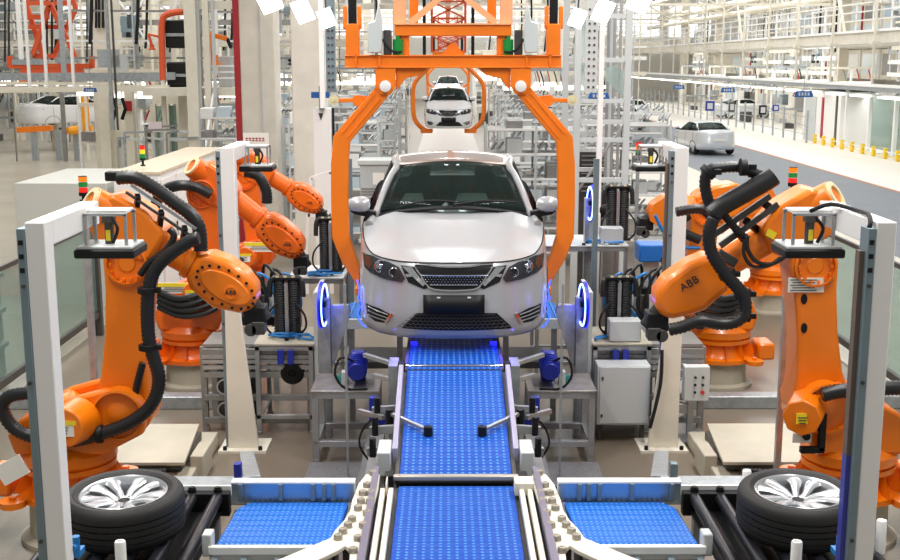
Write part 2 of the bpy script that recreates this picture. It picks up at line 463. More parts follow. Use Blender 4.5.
    px0 = (pl[1][0] - pl[0][0]) / 2; z1, z0 = (pl[0][1] + pl[1][1]) / 2, (pl[2][1] + pl[3][1]) / 2
    pm = MB(); ys = fy(px0, z0) ; pm.grid([[W(-px0 + 2 * px0 * k / 8, fy(px0 * (k / 4 - 1), z) - .035, z) for k in range(9)] for z in (z0, z1)])
    po = pm.obj('number_plate_holder', BLACK, R, solid=.02)
    for sx in (-1, 1):
        q = MB(); q.box(W(sx * .5 * px0 + .0, fy(0, z1) - .048, z1 - .02), (.03, .008, .012)); q.obj('plate_clip', STK, po)
    lg = PP([(402, 328), (404, 325), (417, 313), (456, 312), (497, 313), (510, 325), (512, 328), (480, 330), (456, 330.5), (434, 330)])
    lg = [(sgn * abs(x), z) for (x, z), sgn in zip(lg, (-1, -1, -1, 0, 1, 1, 1, 1, 0, -1))]
    lgo = patch(lg, .006, 0, BLACK, 'lower_grille')
    me_ = MB()
    zc = [p[1] for p in lg]; zlo, zhi = min(zc) + .012, max(zc) - .01
    for k in range(5):
        z = zlo + (zhi - zlo) * (k + .5) / 5; wd = .50 - .14 * (k / 4)
        me_.tube([W(x, fy(x, z) - .012 - .003 * (i % 2), z + .007 * (1 if i % 2 else -1)) for i, x in enumerate([-wd + 2 * wd * j / 44 for j in range(45)])], .0035, 4, sm=1)
    me_.obj('mesh', DSTEEL, lgo)
    for sx in (-1, 1):
        S = lambda poly: mirr(poly, -sx)
        h0 = patch(S(hl_), .007, 0, mat('headlight_housing', (120, 122, 128), .2, .5, coat=1), 'headlight')
        for (u, v, r, m_) in ((381, 266, .060, CHROME), (394, 272, .045, CHROME)):
            q = FPx(u, v); x = -sx * q[0]; z = q[1]; s = fy(x, z)
            lm = MB(); lm.lathe([(r, .03), (r, -.012), (r * .86, -.016), (r * .7, .01), (r * .35, .014), (0, .014)], W(x, s - .006, z), (0, 1, 0), 20); lm.obj('reflector', m_, h0)
            lb = MB(); lb.ball(W(x, s + .0, z), r * .52, 12); lb.obj('bulb_lens', LGLASS if r < .05 else CHROME, h0)
        am = PP([(365, 254), (370, 257), (372, 264), (369, 268), (365, 264)]); patch(S(am), .012, 0, AMBER, 'indicator', h0)
        patch(S(hl_), .022, -.018, LGLASS, 'lens', h0)
        patch(S(wing), .007, 0, BLACK, 'grille_wing')
        patch(S(wbar1), .016, 0, CHROME, 'wing_trim'); patch(S(wbar2), .014, 0, CHROME, 'wing_trim')
        fg = PP([(366, 303), (379, 308), (392, 315), (387, 323), (375, 321), (367, 314)])
        fo = patch(S(fg), .006, 0, BLACK, 'fog_lamp_recess')
        ft = PP([(386, 324), (393, 314), (390, 313), (384, 323)]); patch(S(ft), .014, 0, CHROME, 'trim', fo)
        for k in range(3):
            a = FPx(368, 306 + 4 * k); b_ = FPx(388 - k, 314.5 + 3 * k); mq = MB()
            mq.tube([W(-sx * (a[0] + (b_[0] - a[0]) * t), fy(a[0] + (b_[0] - a[0]) * t, a[1] + (b_[1] - a[1]) * t) - .012, a[1] + (b_[1] - a[1]) * t) for t in (0, .5, 1)], .005, 5, sm=1); mq.obj('slat', ALU, fo)
    # cowl and wipers
    cw = MB(); cw.grid([arc(.76, 1.0, .87, .10, bow=.2), arc(.73, 1.10, .89, .10, bow=.17)]); cw.obj('cowl', BLACK, R, solid=.02)
    for (x0, x1) in ((-.55, .05), (.0, .6)):
        wp = MB(); wp.tube([W(x0, 1.04 + .0, 1.0 - abs(x0) * .05), W((x0 + x1) / 2, 1.09, 1.035), W(x1, 1.08, 1.02)], .009, 5); wp.obj('wiper', BLACK, R)
    # interior
    it = MB(); it.bb(bx - .7, bx + .7, by + 1.3, by + 1.85, bz + .70, bz + .975); it.obj('dashboard', CARPET, R, bevel=.04)
    for sx in (-1, 1):
        for (s, w) in ((2.35, .25), (3.15, .3)):
            sm = MB(); sm.prism([(-.24, .35), (.24, .35), (.25, .75), (.19, .98), (.11, 1.0), (.1, 1.17), (-.1, 1.17), (-.11, 1.0), (-.19, .98), (-.25, .75)], lambda u, v, q: W(sx * .36 + u, q + (v - .35) * .25, v), s, s + .12)
            so = sm.obj('seat_back', SEATM, R, bevel=.04)
            sm = MB(); sm.bb(bx + sx * .36 - .25, bx + sx * .36 + .25, by + s - .45, by + s + .05, bz + .3, bz + .44); sm.obj('seat_cushion', SEATM, R, bevel=.05)
    sw = MB(); c = W(.34, 1.86, .92)
    sw.tube([c + Vector((.185 * math.cos(a), .185 * math.sin(a) * .35, .185 * math.sin(a) * .94)) for a in [2 * PI * k / 20 for k in range(20)]], .016, 6, closed=True, sm=1)
    sw.bar(c + Vector((-.17, 0, 0)), c + Vector((.17, 0, 0)), .05, .03); sw.bar(c, c + Vector((0, -.06, -.17)), .05, .03); sw.obj('steering_wheel', BLACK, R)
    ff = MB(); ff.bb(bx - .74, bx + .74, by + 1.2, by + 3.7, bz + .08, bz + .14); ff.obj('cabin_floor', CARPET, R)
    # rear lamps, rear bumper
    for sx in (-1, 1):
        q = MB(); q.grid([[W(sx * x, CL - fy(x, .6) * 1.0 + .012, z) for x in (.42, .55, .68, .78, .83)] for z in (.62, .70, .78)]); q.obj('tail_lamp', RED, R, solid=.02)
    q = MB(); q.bb(bx - .26, bx + .26, by + CL + .0, by + CL + .02, bz + .5, bz + .61); q.obj('rear_plate_panel', STK, R)
    if wheels:
        for sx in (-1, 1):
            for s in (.9, 3.55):
                wt = MB(); c0 = W(sx * .66, s, .10); wt.lathe([(.20, 0), (.30, -.0), (.325, .03), (.325, .19), (.30, .225), (.20, .225)], c0, (sx, 0, 0), 28, closed=True); wo = wt.obj('wheel', TYREM, R)
                rm = MB()
                for k in range(10):
                    a = 2 * PI * k / 10; d = Vector((0, math.cos(a), math.sin(a))); rm.bar(c0 + Vector((sx * .2, 0, 0)) + d * .03, c0 + Vector((sx * .2, 0, 0)) + d * .21, .03, .03, up=(1, 0, 0))
                rm.lathe([(.19, .2), (.215, .22), (.215, .18)], c0, (sx, 0, 0), 28); rm.obj('rim', SILVER, wo)
                ar = MB(); pts = [W(sx * (bxs(s + .37 * math.cos(a), .10 + .37 * math.sin(a)) - .004), s + .37 * math.cos(a), .10 + .37 * math.sin(a)) for a in [PI * k / 14 for k in range(-1, 16)]]
                ar.tube(pts, .018, 6, sm=1); ar.obj('wheel_arch', BLACK, R)
    else:
        for sx in (-1, 1):
            for s in (.9, 3.55):
                ar = MB(); pts = [W(sx * (bxs(s + .34 * math.cos(a), .08 + .34 * math.sin(a)) - .008), s + .34 * math.cos(a), .08 + .34 * math.sin(a)) for a in [PI * k / 14 for k in range(0, 15)]]
                ar.tube(pts, .014, 6, sm=1); ar.obj('wheel_arch', BLACK, R)
                hb = MB(); hb.cyl(W(sx * .62, s, .12), W(sx * .80, s, .12), .14, n=24); hb.cyl(W(sx * .80, s, .12), W(sx * .86, s, .12), .045, n=12); hb.obj('brake_disc', DSTEEL, R)
    return R
CARB = (.0, 9.95, 1.36)
car = make_car(CARB, 'silver saloon car hanging nose-on in the nearest orange carrier above the belt')
for (a, b_, c_) in ((-.52, -.28, .0), (.02, .36, .05)):
    q = MB(); q.add([(a, 11.44, 2.342), (b_, 11.44, 2.342), (b_ - .03, 11.62, 2.405), (a + .04, 11.62, 2.405)], [(0, 1, 2, 3)])
    o = q.obj('paper_sheet', PAPER, None, solid=.003)
    tag(o, 'pale paper sheet behind the nearest windscreen, %s dashboard' % ("left on the" if a < 0 else "centre right on the"), 'paper')
# hanging and driving cars further away
c2 = dup(car, (.0, 43.0 + 2.25, 1.36), None, 'white-fronted car hanging in the second carrier, seen small under the nearest carrier beam')
c3 = dup(car, (.0, 76.0 + 2.25, 1.4), None, 'tiny hanging car furthest down the overhead line')
road = make_car((0, 200, .18), 'silver saloon car driving away on the grey roadway, nearest car of the road', wheels=True, paint=mat('light_silver_paint', (214, 218, 222), .3, .3, coat=1))
road.location = (10.62, 48.5, .20); road.rotation_euler = (0, 0, PI + math.radians(5)); road.scale = (.93, .93, .80)
dup(road, (12.0, 76, .20), PI, 'white car further up the grey roadway, beside the tall aluminium tower')
dup(road, (19.6, 78, .20), PI / 2 * 1.1, 'pale car parked in the bays under the far right walkway')
dup(road, (9.6, 64, .22), PI, 'white car seen through the tall aluminium tower')
lc = dup(car, (-16.2, 50, 1.15), math.radians(140), 'white car body on the side line at the far left, above the floor', scale=(1, 1, .85))

def repaint(root, m):
    for ch in root.children:
        if ch.name.split('.')[0] in ('body', 'hood', 'roof_pillar', 'mirror') and ch.material_slots:
            ch.material_slots[0].link = 'OBJECT'; ch.material_slots[0].material = m
for q_ in (c2, c3, lc): repaint(q_, WPAINT)
# ------------------------------------------------------------------ floor and shell
def floormat(name, rgb, rgb2, rough):
    m = mat(name, rgb, rough, noise=.12, nscale=.7); return m
FL = floormat('epoxy_floor', (122, 111, 97), None, .28)
q = MB(); q.bb(-45, 45, -4, 125, -.2, 0); struct(q.obj('floor', FL))
ROADM = mat('roadway_grey', (112, 118, 126), .5, noise=.1, nscale=.8)
q = MB(); q.bb(8.6, 12.9, -2, 118, .0, .012); o = struct(q.obj('trim_1', ROADM))
q = MB(); q.bb(-44.6, -4.95, -3, 118, .0, .012); struct(q.obj('trim_6', mat('left_hall_floor', (176, 168, 152), .25, noise=.14, nscale=.5)))
q = MB(); q.bb(4.9, 8.6, -2, 118, .0, .012); struct(q.obj('trim_5', mat('pale_floor', (214, 208, 194), .4, noise=.08, nscale=.8)))
q = MB(); q.bb(12.9, 13.05, -2, 118, .0, .02); struct(q.obj('trim_2', mat('kerb_line_red', (176, 120, 96), .6)))
WALLM = mat('hall_wall_cream', (244, 242, 234), .6, noise=.04, nscale=.5)
q = MB(); q.bb(-45, 45, 120, 120.3, 0, 16); struct(q.obj('wall_back', WALLM))
q = MB(); q.bb(44.7, 45, -4, 120, 0, 16); struct(q.obj('wall_right', WALLM))
q = MB(); q.bb(-45, -44.7, -4, 120, 0, 16); struct(q.obj('wall_left', WALLM))
# ------------------------------------------------------------------ tyres with alloy wheels
def make_tyre(c, label):
    x, y, z = c; R = thing('loose_tyre', (x, y, z), label, 'tyre', None); o = Vector((x, y, z))
    r0, r1, h = .245, .355, .24
    prof = [(r0, .03), (.27, .012), (.31, .0), (.335, .012), (.348, .03)]
    for g in (.06, .095, .13, .165): prof += [(r1, g - .012), (r1, g - .004), (r1 - .012, g - .003), (r1 - .012, g + .003), (r1, g + .004)]
    prof += [(r1, .19), (.35, .208), (.338, .225), (.315, .238), (.29, .235), (.285, .238), (.262, .228), (r0, .21), (r0 - .01, .15), (r0 - .01, .08)]
    m = MB(); m.lathe(prof, o, n=72, closed=True); m.obj('tyre', TYREM, R)
    m = MB(); m.lathe([(.252, .205), (.256, .222), (.248, .226), (.236, .216), (.226, .19), (.222, .03), (.238, .02), (.246, .06), (.246, .19)], o, n=64, closed=True); rim = m.obj('rim', SILVER, R)
    m = MB(); m.lathe([(0, .05), (.215, .05), (.215, .06), (0, .06)], o, n=32); m.obj('brake_side_shadow_plate', BLACK, R).name = 'shade_plate'  # black disc behind the spokes stands in for shade in the gaps
    for k in range(10):
        a = 2 * PI * (k + .3) / 10; d = Vector((math.cos(a), math.sin(a), 0)); t = Vector((-math.sin(a), math.cos(a), 0)); m = MB()
        secs = [(.045, .020, .172, .05), (.10, .022, .196, .04), (.17, .032, .210, .032), (.236, .050, .214, .03)]
        rows = []
        for (rr, w_, zz, th_) in secs:
            b = o + d * rr + Vector((0, 0, zz)) + t * (.012 if k % 2 else -.012) * (rr > .15)
            rows.append([b - t * w_ - Vector((0, 0, .012)), b - t * w_ * .55, b + t * w_ * .55, b + t * w_ - Vector((0, 0, .012)), b + t * w_ * .8 - Vector((0, 0, th_)), b - t * w_ * .8 - Vector((0, 0, th_))])
        m.grid(rows, closed=True); m.obj('spoke', SILVER, R, ang=50)
    m = MB(); m.lathe([(.068, .10), (.066, .165), (.056, .178), (.036, .176), (.034, .162)], o, n=32); m.obj('hub', SILVER, R)
    m = MB(); m.lathe([(.033, .15), (.032, .168), (.02, .174), (0, .175)], o, n=24); m.obj('centre_cap', BLACK, R)
    for k in range(5):
        a = 2 * PI * k / 5; m = MB(); m.cyl(o + Vector((.05 * math.cos(a), .05 * math.sin(a), .16)), o + Vector((.05 * math.cos(a), .05 * math.sin(a), .1785)), .0075, n=6); m.obj('wheel_bolt', DSTEEL, R)
    R.scale = (1.01, 1.01, 1.13); R.rotation_euler = (math.radians(2.5), 0, 0)
    return R
LT = P(126, 492, 6.66); RTt = P(798, 494, 6.62)
tl = make_tyre((LT.x, 6.62, .915), 'black tyre on alloy rim lying on the left black roller bed')
tr = make_tyre((RTt.x, 6.62, .915), 'black tyre on alloy rim lying on the right black roller bed')
# ------------------------------------------------------------------ roller beds beside the belts
def roller_bed(s, side):
    R = thing('roller_conveyor', (s * 2.1, 6.7, 0), 'black roller bed with long rollers under the %s tyre' % side, 'roller conveyor')
    x0, x1 = 1.5, 2.5
    for yy, nm in ((5.95, 'front_rail'), (7.30, 'back_rail')):
        m = MB(); m.bb(s * x0, s * x1, yy - .035, yy + .035, .74, .90); m.obj(nm, BLACK, R, bevel=.008)
    for k in range(6):
        x = s * (x0 + .08 + k * .17); m = MB(); m.cyl((x, 5.98, .863), (x, 7.27, .863), .04, n=16); m.obj('roller', ROLLER, R)
        for yy in (5.95, 7.30):
            m = MB(); m.cyl((x, yy, .90), (x, yy, .925), .028, n=14); m.cyl((x, yy, .925), (x, yy, .935), .02, n=14); m.obj('roller_cap', GREYP if yy < 6 else BLACK, R)
    m = MB(); m.bb(s * (x0 + .05), s * (x1 - .05), 6.05, 7.25, .76, .78); m.obj('drip_tray', BLACK, R)
    m = MB(); m.bb(s * x0, s * (x0 + .9), 7.34, 7.36, .86, .925); m.obj('white_guard_strip', WHITE, R)
    for x in (x0 + .1, x1 - .1):
        for yy in (6.05, 7.25):
            m = MB(); m.bb(s * x - .035, s * x + .035, yy - .035, yy + .035, 0, .75); m.obj('leg', STEEL, R)
    return R
roller_bed(-1, 'left'); roller_bed(1, 'right')
def peg(px_, py_, Y, h, lab, m_=WHITE):
    c = P(px_, py_, Y); h = c.z - (.88 if Y > 7 else .90 if Y < 6 else c.z - h); m = MB(); m.lathe([(0, 0), (.03, 0), (.03, h - .006), (.026, h), (.017, h), (.015, h - .01), (0, h - .01)], (c.x, c.y, c.z - h), n=20)
    tag(m.obj('guide_peg', m_, None), lab, 'peg')
peg(120, 541, 5.95, .15, 'short white guide peg in front of the left tyre')
peg(797, 541, 5.95, .15, 'short white guide peg in front of the right tyre')
peg(882, 520, 6.35, .2, 'white guide peg right of the nearest right white post')
peg(747, 470, 7.55, .2, 'white guide peg behind the right tyre, at its left')
peg(801, 471, 7.55, .16, 'white guide peg behind the right tyre, at its middle')
for s, x, lab in ((-1, 76, 'left'), (1, 840, 'right')):
    c = P(x, 545, 5.85); m = MB(); m.cyl(c - Vector((0, 0, .06)), c + Vector((0, 0, .05)), .022, n=12); m.cyl(c + Vector((0, 0, .0)), c + Vector((0, -.05, .0)), .016, n=10)
    m.bar(c - Vector((0, 0, .06)), Vector((c.x, c.y + .1, c.z - .06)), .03); tag(m.obj('air_fitting', BLUEC), 'small blue air fitting at the foot of the %s white post' % side if 0 else 'small blue air fitting beside the nearest %s post' % lab, 'fitting')
# ------------------------------------------------------------------ centre belt
def belt(name, prof, x0, x1, m_, label, parts=True):
    ys = [p[0] for p in prof]; R = thing('belt_conveyor', ((x0 + x1) / 2, sum(ys) / len(ys), 0), label, 'conveyor')
    m = MB(); pts = [(y, z) for y, z in prof] + [(y, z - .05) for y, z in reversed(prof)]
    m.px(pts, x0, x1); m.obj('belt', m_, R)
    for x in (x0 - .02, x1 + .02):
        m = MB(); m.px([(y, z - .012) for y, z in prof] + [(y, z - .13) for y, z in reversed(prof)], x - .015, x + .015); m.obj('side_rail', DSTEEL, R)
    a, b = prof[0], prof[-1]
    for (y, z) in (a, b):
        m = MB(); m.cyl((x0, y, z - .035), (x1, y, z - .035), .034, n=20); m.obj('end_roller', BLACK, R)
    for y, z in ((a[0] + .15, a[1]), (b[0] - .15, b[1])):
        for x in (x0 + .05, x1 - .05):
            m = MB(); m.bb(x - .03, x + .03, y - .03, y + .03, 0, z - .06); m.obj('leg', ALUD, R)
    return R
HB = .39
belt('b', [(5.2, .85), (7.53, .85)], -HB, HB, BELT, 'nearest length of the blue centre belt, before the wide cross bar')
belt('b', [(7.66, .86), (9.30, 1.19)], -HB, HB, BELT, 'sloping middle length of the blue centre belt, up to the hanging car')
belt('b', [(9.42, 1.17), (13.6, 1.17)], -HB, HB, BELT, 'far length of the blue centre belt under the hanging car')
def crossbar(y, z, r, hw, label, m_):
    R = thing('cross_bar', (0, y, z - .05), label, 'bar')
    m = MB(); m.bb(-hw, hw, y - r, y + r, z - r * .7, z + r * .7); m.obj('bar', m_, R, bevel=.008)
    for s in (-1, 1):
        m = MB(); m.bb(s * hw - .03, s * hw + .03, y - .05, y + .05, z - .09, z + .03); m.obj('end_bracket', BLACK, R, bevel=.005)
crossbar(7.595, .89, .026, .46, 'wide grey bar across the blue belt between the two wing belts', mat('bar_grey', (176, 170, 158), .4, .4))
crossbar(9.36, 1.215, .013, .44, 'thin steel bar across the blue belt just before the car', CHROME)
# side guides along the belt
for s, side in ((-1, 'left'), (1, 'right')):
    R = thing('belt_guide', (s * .50, 6.6, 0), 'double cream guide rail along the %s edge of the nearest blue belt' % side, 'guide rail')
    for dx in (.045, .10):
        m = MB(); m.bb(s * (HB + dx) - .017, s * (HB + dx) + .017, 5.2, 7.35, .86, .91); m.obj('rail', CREAM, R, bevel=.006)
    m = MB(); m.bb(s * (HB + .04) - .04, s * (HB + .10) + .03, 7.32, 7.46, .86, .95); m.obj('end_block', CREAM, R, bevel=.006)
    m = MB(); m.bb(s * (HB + .155) - .02, s * (HB + .155) + .02, 5.2, 7.6, .84, .97); m.obj('lilac_wear_strip', mat('steel_lilac', (140, 136, 156), .35, .6), R)
    m = MB(); m.bb(s * (HB + .02), s * (HB + .18), 5.2, 7.6, .70, .84); m.obj('base_beam', DSTEEL, R)
    for y in (5.6, 7.2): m = MB(); m.bb(s * (HB + .12) - .03, s * (HB + .12) + .03, y - .03, y + .03, 0, .7); m.obj('leg', DSTEEL, R)
    # upper guide beside the slope
    R = thing('side_guide', (s * .47, 8.6, 0), 'lilac grey sloping guide rail on the %s of the middle blue belt' % side, 'guide rail')
    m = MB(); m.px([(7.95, .98), (8.3, 1.06), (9.2, 1.27), (9.2, 1.17), (8.3, .94), (7.95, .86)], s * .415, s * .455); m.obj('rail', mat('lilac_rail', (168, 164, 190), .4, .3), R, bevel=.006)
    m = MB(); m.bb(s * .46, s * .56, 7.85, 8.15, .8, .98); m.obj('mount_block', GREYP, R, bevel=.01)
    for y in (8.05, 8.35, 8.65):
        z = .9 + (y - 7.9) * .21; m = MB(); m.bar((s * .455, y, z), (s * .64, y + .02, z - .02), .04, .06); m.obj('bracket', ALU, R)
        m = MB(); m.cyl((s * .60, y, z - .05), (s * .60, y, z + .09), .025, n=12); m.obj('post', BLACK, R)
    m = MB(); m.bb(s * .57, s * .66, 7.8, 9.1, .62, .74); m.obj('beam', ALUD, R)
    for y in (8.0, 8.9): m = MB(); m.bb(s * .615 - .03, s * .615 + .03, y - .03, y + .03, 0, .62); m.obj('leg', ALUD, R)
    # swing arm reaching over the belt
    R = thing('stop_arm', (s * .45, 8.45, 1.0), 'small steel stop arm reaching over the %s edge of the blue belt' % side, 'stop arm')
    a = Vector((s * .50, 8.5, 1.07)); b = Vector((s * .20, 8.25, 1.015)); m = MB(); m.bar(a, b, .028, .028); m.obj('arm', ALU, R, bevel=.004)
    m = MB(); m.cyl(b - Vector((0, 0, .04)), b + Vector((0, 0, .03)), .034, n=18); m.obj('rubber_roller', BLACK, R)
    m = MB(); m.cyl(b + Vector((0, 0, .03)), b + Vector((0, 0, .038)), .02, n=12); m.obj('roller_bolt', CHROME, R)
    m = MB(); m.cyl(a - Vector((0, 0, .1)), a + Vector((0, 0, .03)), .03, n=14); m.obj('pivot', BLACK, R)
    m = MB(); m.bar(a + Vector((s * .05, .08, -.06)), a + Vector((s * .25, .25, -.06)), .035); m.obj('air_cylinder', ALU, R)
# ------------------------------------------------------------------ wing belts
for s, side in ((-1, 'left'), (1, 'right')):
    R = thing('wing_belt', (s * 1.1, 7.0, 0), 'short blue cross belt carrying wheels in from the %s roller bed' % side, 'conveyor')
    z = .90; m = MB()
    poly = [(.70, 7.12), (1.34, 7.12), (1.40, 7.02), (1.43, 6.45), (.76, 6.45), (.72, 6.6)]
    m.pz([(s * x, y) for x, y in poly], z - .05, z)
    m.obj('belt', BELTW, R, bevel=.012)
    m = MB()
    m.bb(s * .66, s * 1.46, 7.16, 7.20, z - .02, z + .115)
    wall = m.obj('back_wall', mat('guide_wall', (176, 196, 206), .25, .75), R)
    m = MB(); m.bb(s * .66, s * 1.46, 7.14, 7.22, z + .115, z + .126); m.obj('top_flange', WHITE, wall)
    for x in (.80, .86, .93, 1.14, 1.40):
        m = MB(); m.bb(s * x - .014, s * x + .014, 7.13, 7.17, z - .0, z + .115); m.obj('wall_rib', BLSTEEL, wall, bevel=.004)
    m = MB(); m.bb(s * .84, s * 1.46, 6.38, 6.42, z - .04, z + .012); m.bb(s * .74, s * 1.46, 6.42, 6.45, z - .09, z - .04); m.obj('front_rail', WHITE, R, bevel=.006)
    for x in (.85, 1.05, 1.25, 1.42):
        m = MB(); m.bb(s * x - .02, s * x + .02, 6.26, 6.38, z - .12, z - .05); m.obj('front_bracket', BLSTEEL, R, bevel=.004)
    m = MB(); m.bb(s * .74, s * 1.46, 6.18, 6.24, z - .18, z - .09); m.obj('lower_rail', BLSTEEL, R)
    m = MB(); m.bb(s * .74, s * 1.44, 6.45, 7.14, z - .16, z - .06); m.obj('bed', DSTEEL, R)
    for x in (.8, 1.38):
        for y in (6.5, 7.1): m = MB(); m.bb(s * x - .03, s * x + .03, y - .03, y + .03, 0, z - .15); m.obj('leg', ALUD, R)
    m = MB(); m.bb(s * 1.44, s * 1.50, 6.40, 6.50, .84, .98); m.obj('corner_block', GREYP, R, bevel=.01)
    # curved plate of roller studs
    R = thing('stud_plate', (s * .66, 6.9, .8), 'cream curved plate of round roller studs between %s wing belt and centre belt' % side, 'guide plate')
    zz = .94
    lft = [(-q.x, q.y) for q in [PZ(a, b, zz) for a, b in ((366, 474), (358, 484), (352, 500), (350, 510), (344, 520), (335, 530), (330, 538), (296, 552), (262, 566), (268, 574), (300, 568), (338, 550), (345, 545), (350, 549), (348, 580), (344, 620), (354, 620), (364, 560), (372, 510), (378, 488), (380, 474))]]
    m = MB(); m.pz([(s * x, y) for x, y in lft], zz - .03, zz); m.obj('plate', CREAM, R, bevel=.005)
    STUD = mat('stud_grey', (168, 160, 146), .4, .3, noise=.2, nscale=30)
    pts = [(-q.x, q.y) for q in [PZ(a, b, zz + .02) for a, b in ((373, 472), (367, 484), (363, 492), (361, 500), (358, 507), (352, 518), (348, 524), (343, 530), (338, 536), (371, 492), (370, 500), (367, 512), (363, 524), (358, 537), (353, 549), (353, 570), (350, 590))]]
    for x, y in pts:
        m = MB(); m.lathe([(.027, 0), (.027, .026), (.023, .032), (.01, .033), (.008, .03), (0, .03)], (s * x, y, zz), n=16); m.obj('stud', STUD, R)
    for y in (5.9, 6.6, 7.4): m = MB(); m.bb(s * .66 - .03, s * .66 + .03, y - .03, y + .03, 0, zz - .03); m.obj('leg', DSTEEL, R)
# floor channels and steel beams
for s, side in ((-1, 'left'), (1, 'right')):
    m = MB(); m.bb(s * 1.42, s * 2.52, 7.46, 7.66, .74, .88); tag(m.obj('steel_beam', STEEL, None, bevel=.01), 'long galvanised beam behind the %s roller bed' % side, 'beam')
    m = MB(); m.bar((s * 1.42, 7.7, .80), (s * 1.78, 9.5, .36), .12, .12); tag(m.obj('steel_channel', STEEL, None, bevel=.006), 'galvanised channel running back towards the %s white post foot' % side, 'beam')
    m = MB(); m.bb(s * .74, s * 1.34, 8.7, 10.3, .0, .04); tag(m.obj('chequer_plate', mat('chequer_plate', (158, 156, 160), .4, .6, noise=.3, nscale=60), None), 'grey metal tread plate in front of the %s aluminium table' % side, 'plate')
    m = MB(); m.bb(s * .70, s * .80, 8.0, 11, .2, .30); tag(m.obj('floor_channel', ALUD, None), 'dark floor channel alongside the %s side of the belt slope' % side, 'beam')
    o = MB(); o.bb(s * 1.46, s * 1.51, 7.50, 7.56, .88, 1.02); tag(o.obj('sensor_box', BLUEM if s < 0 else BLSTEEL, None, bevel=.006), 'small upright sensor box at the outer end of the %s wing wall' % side, 'sensor')
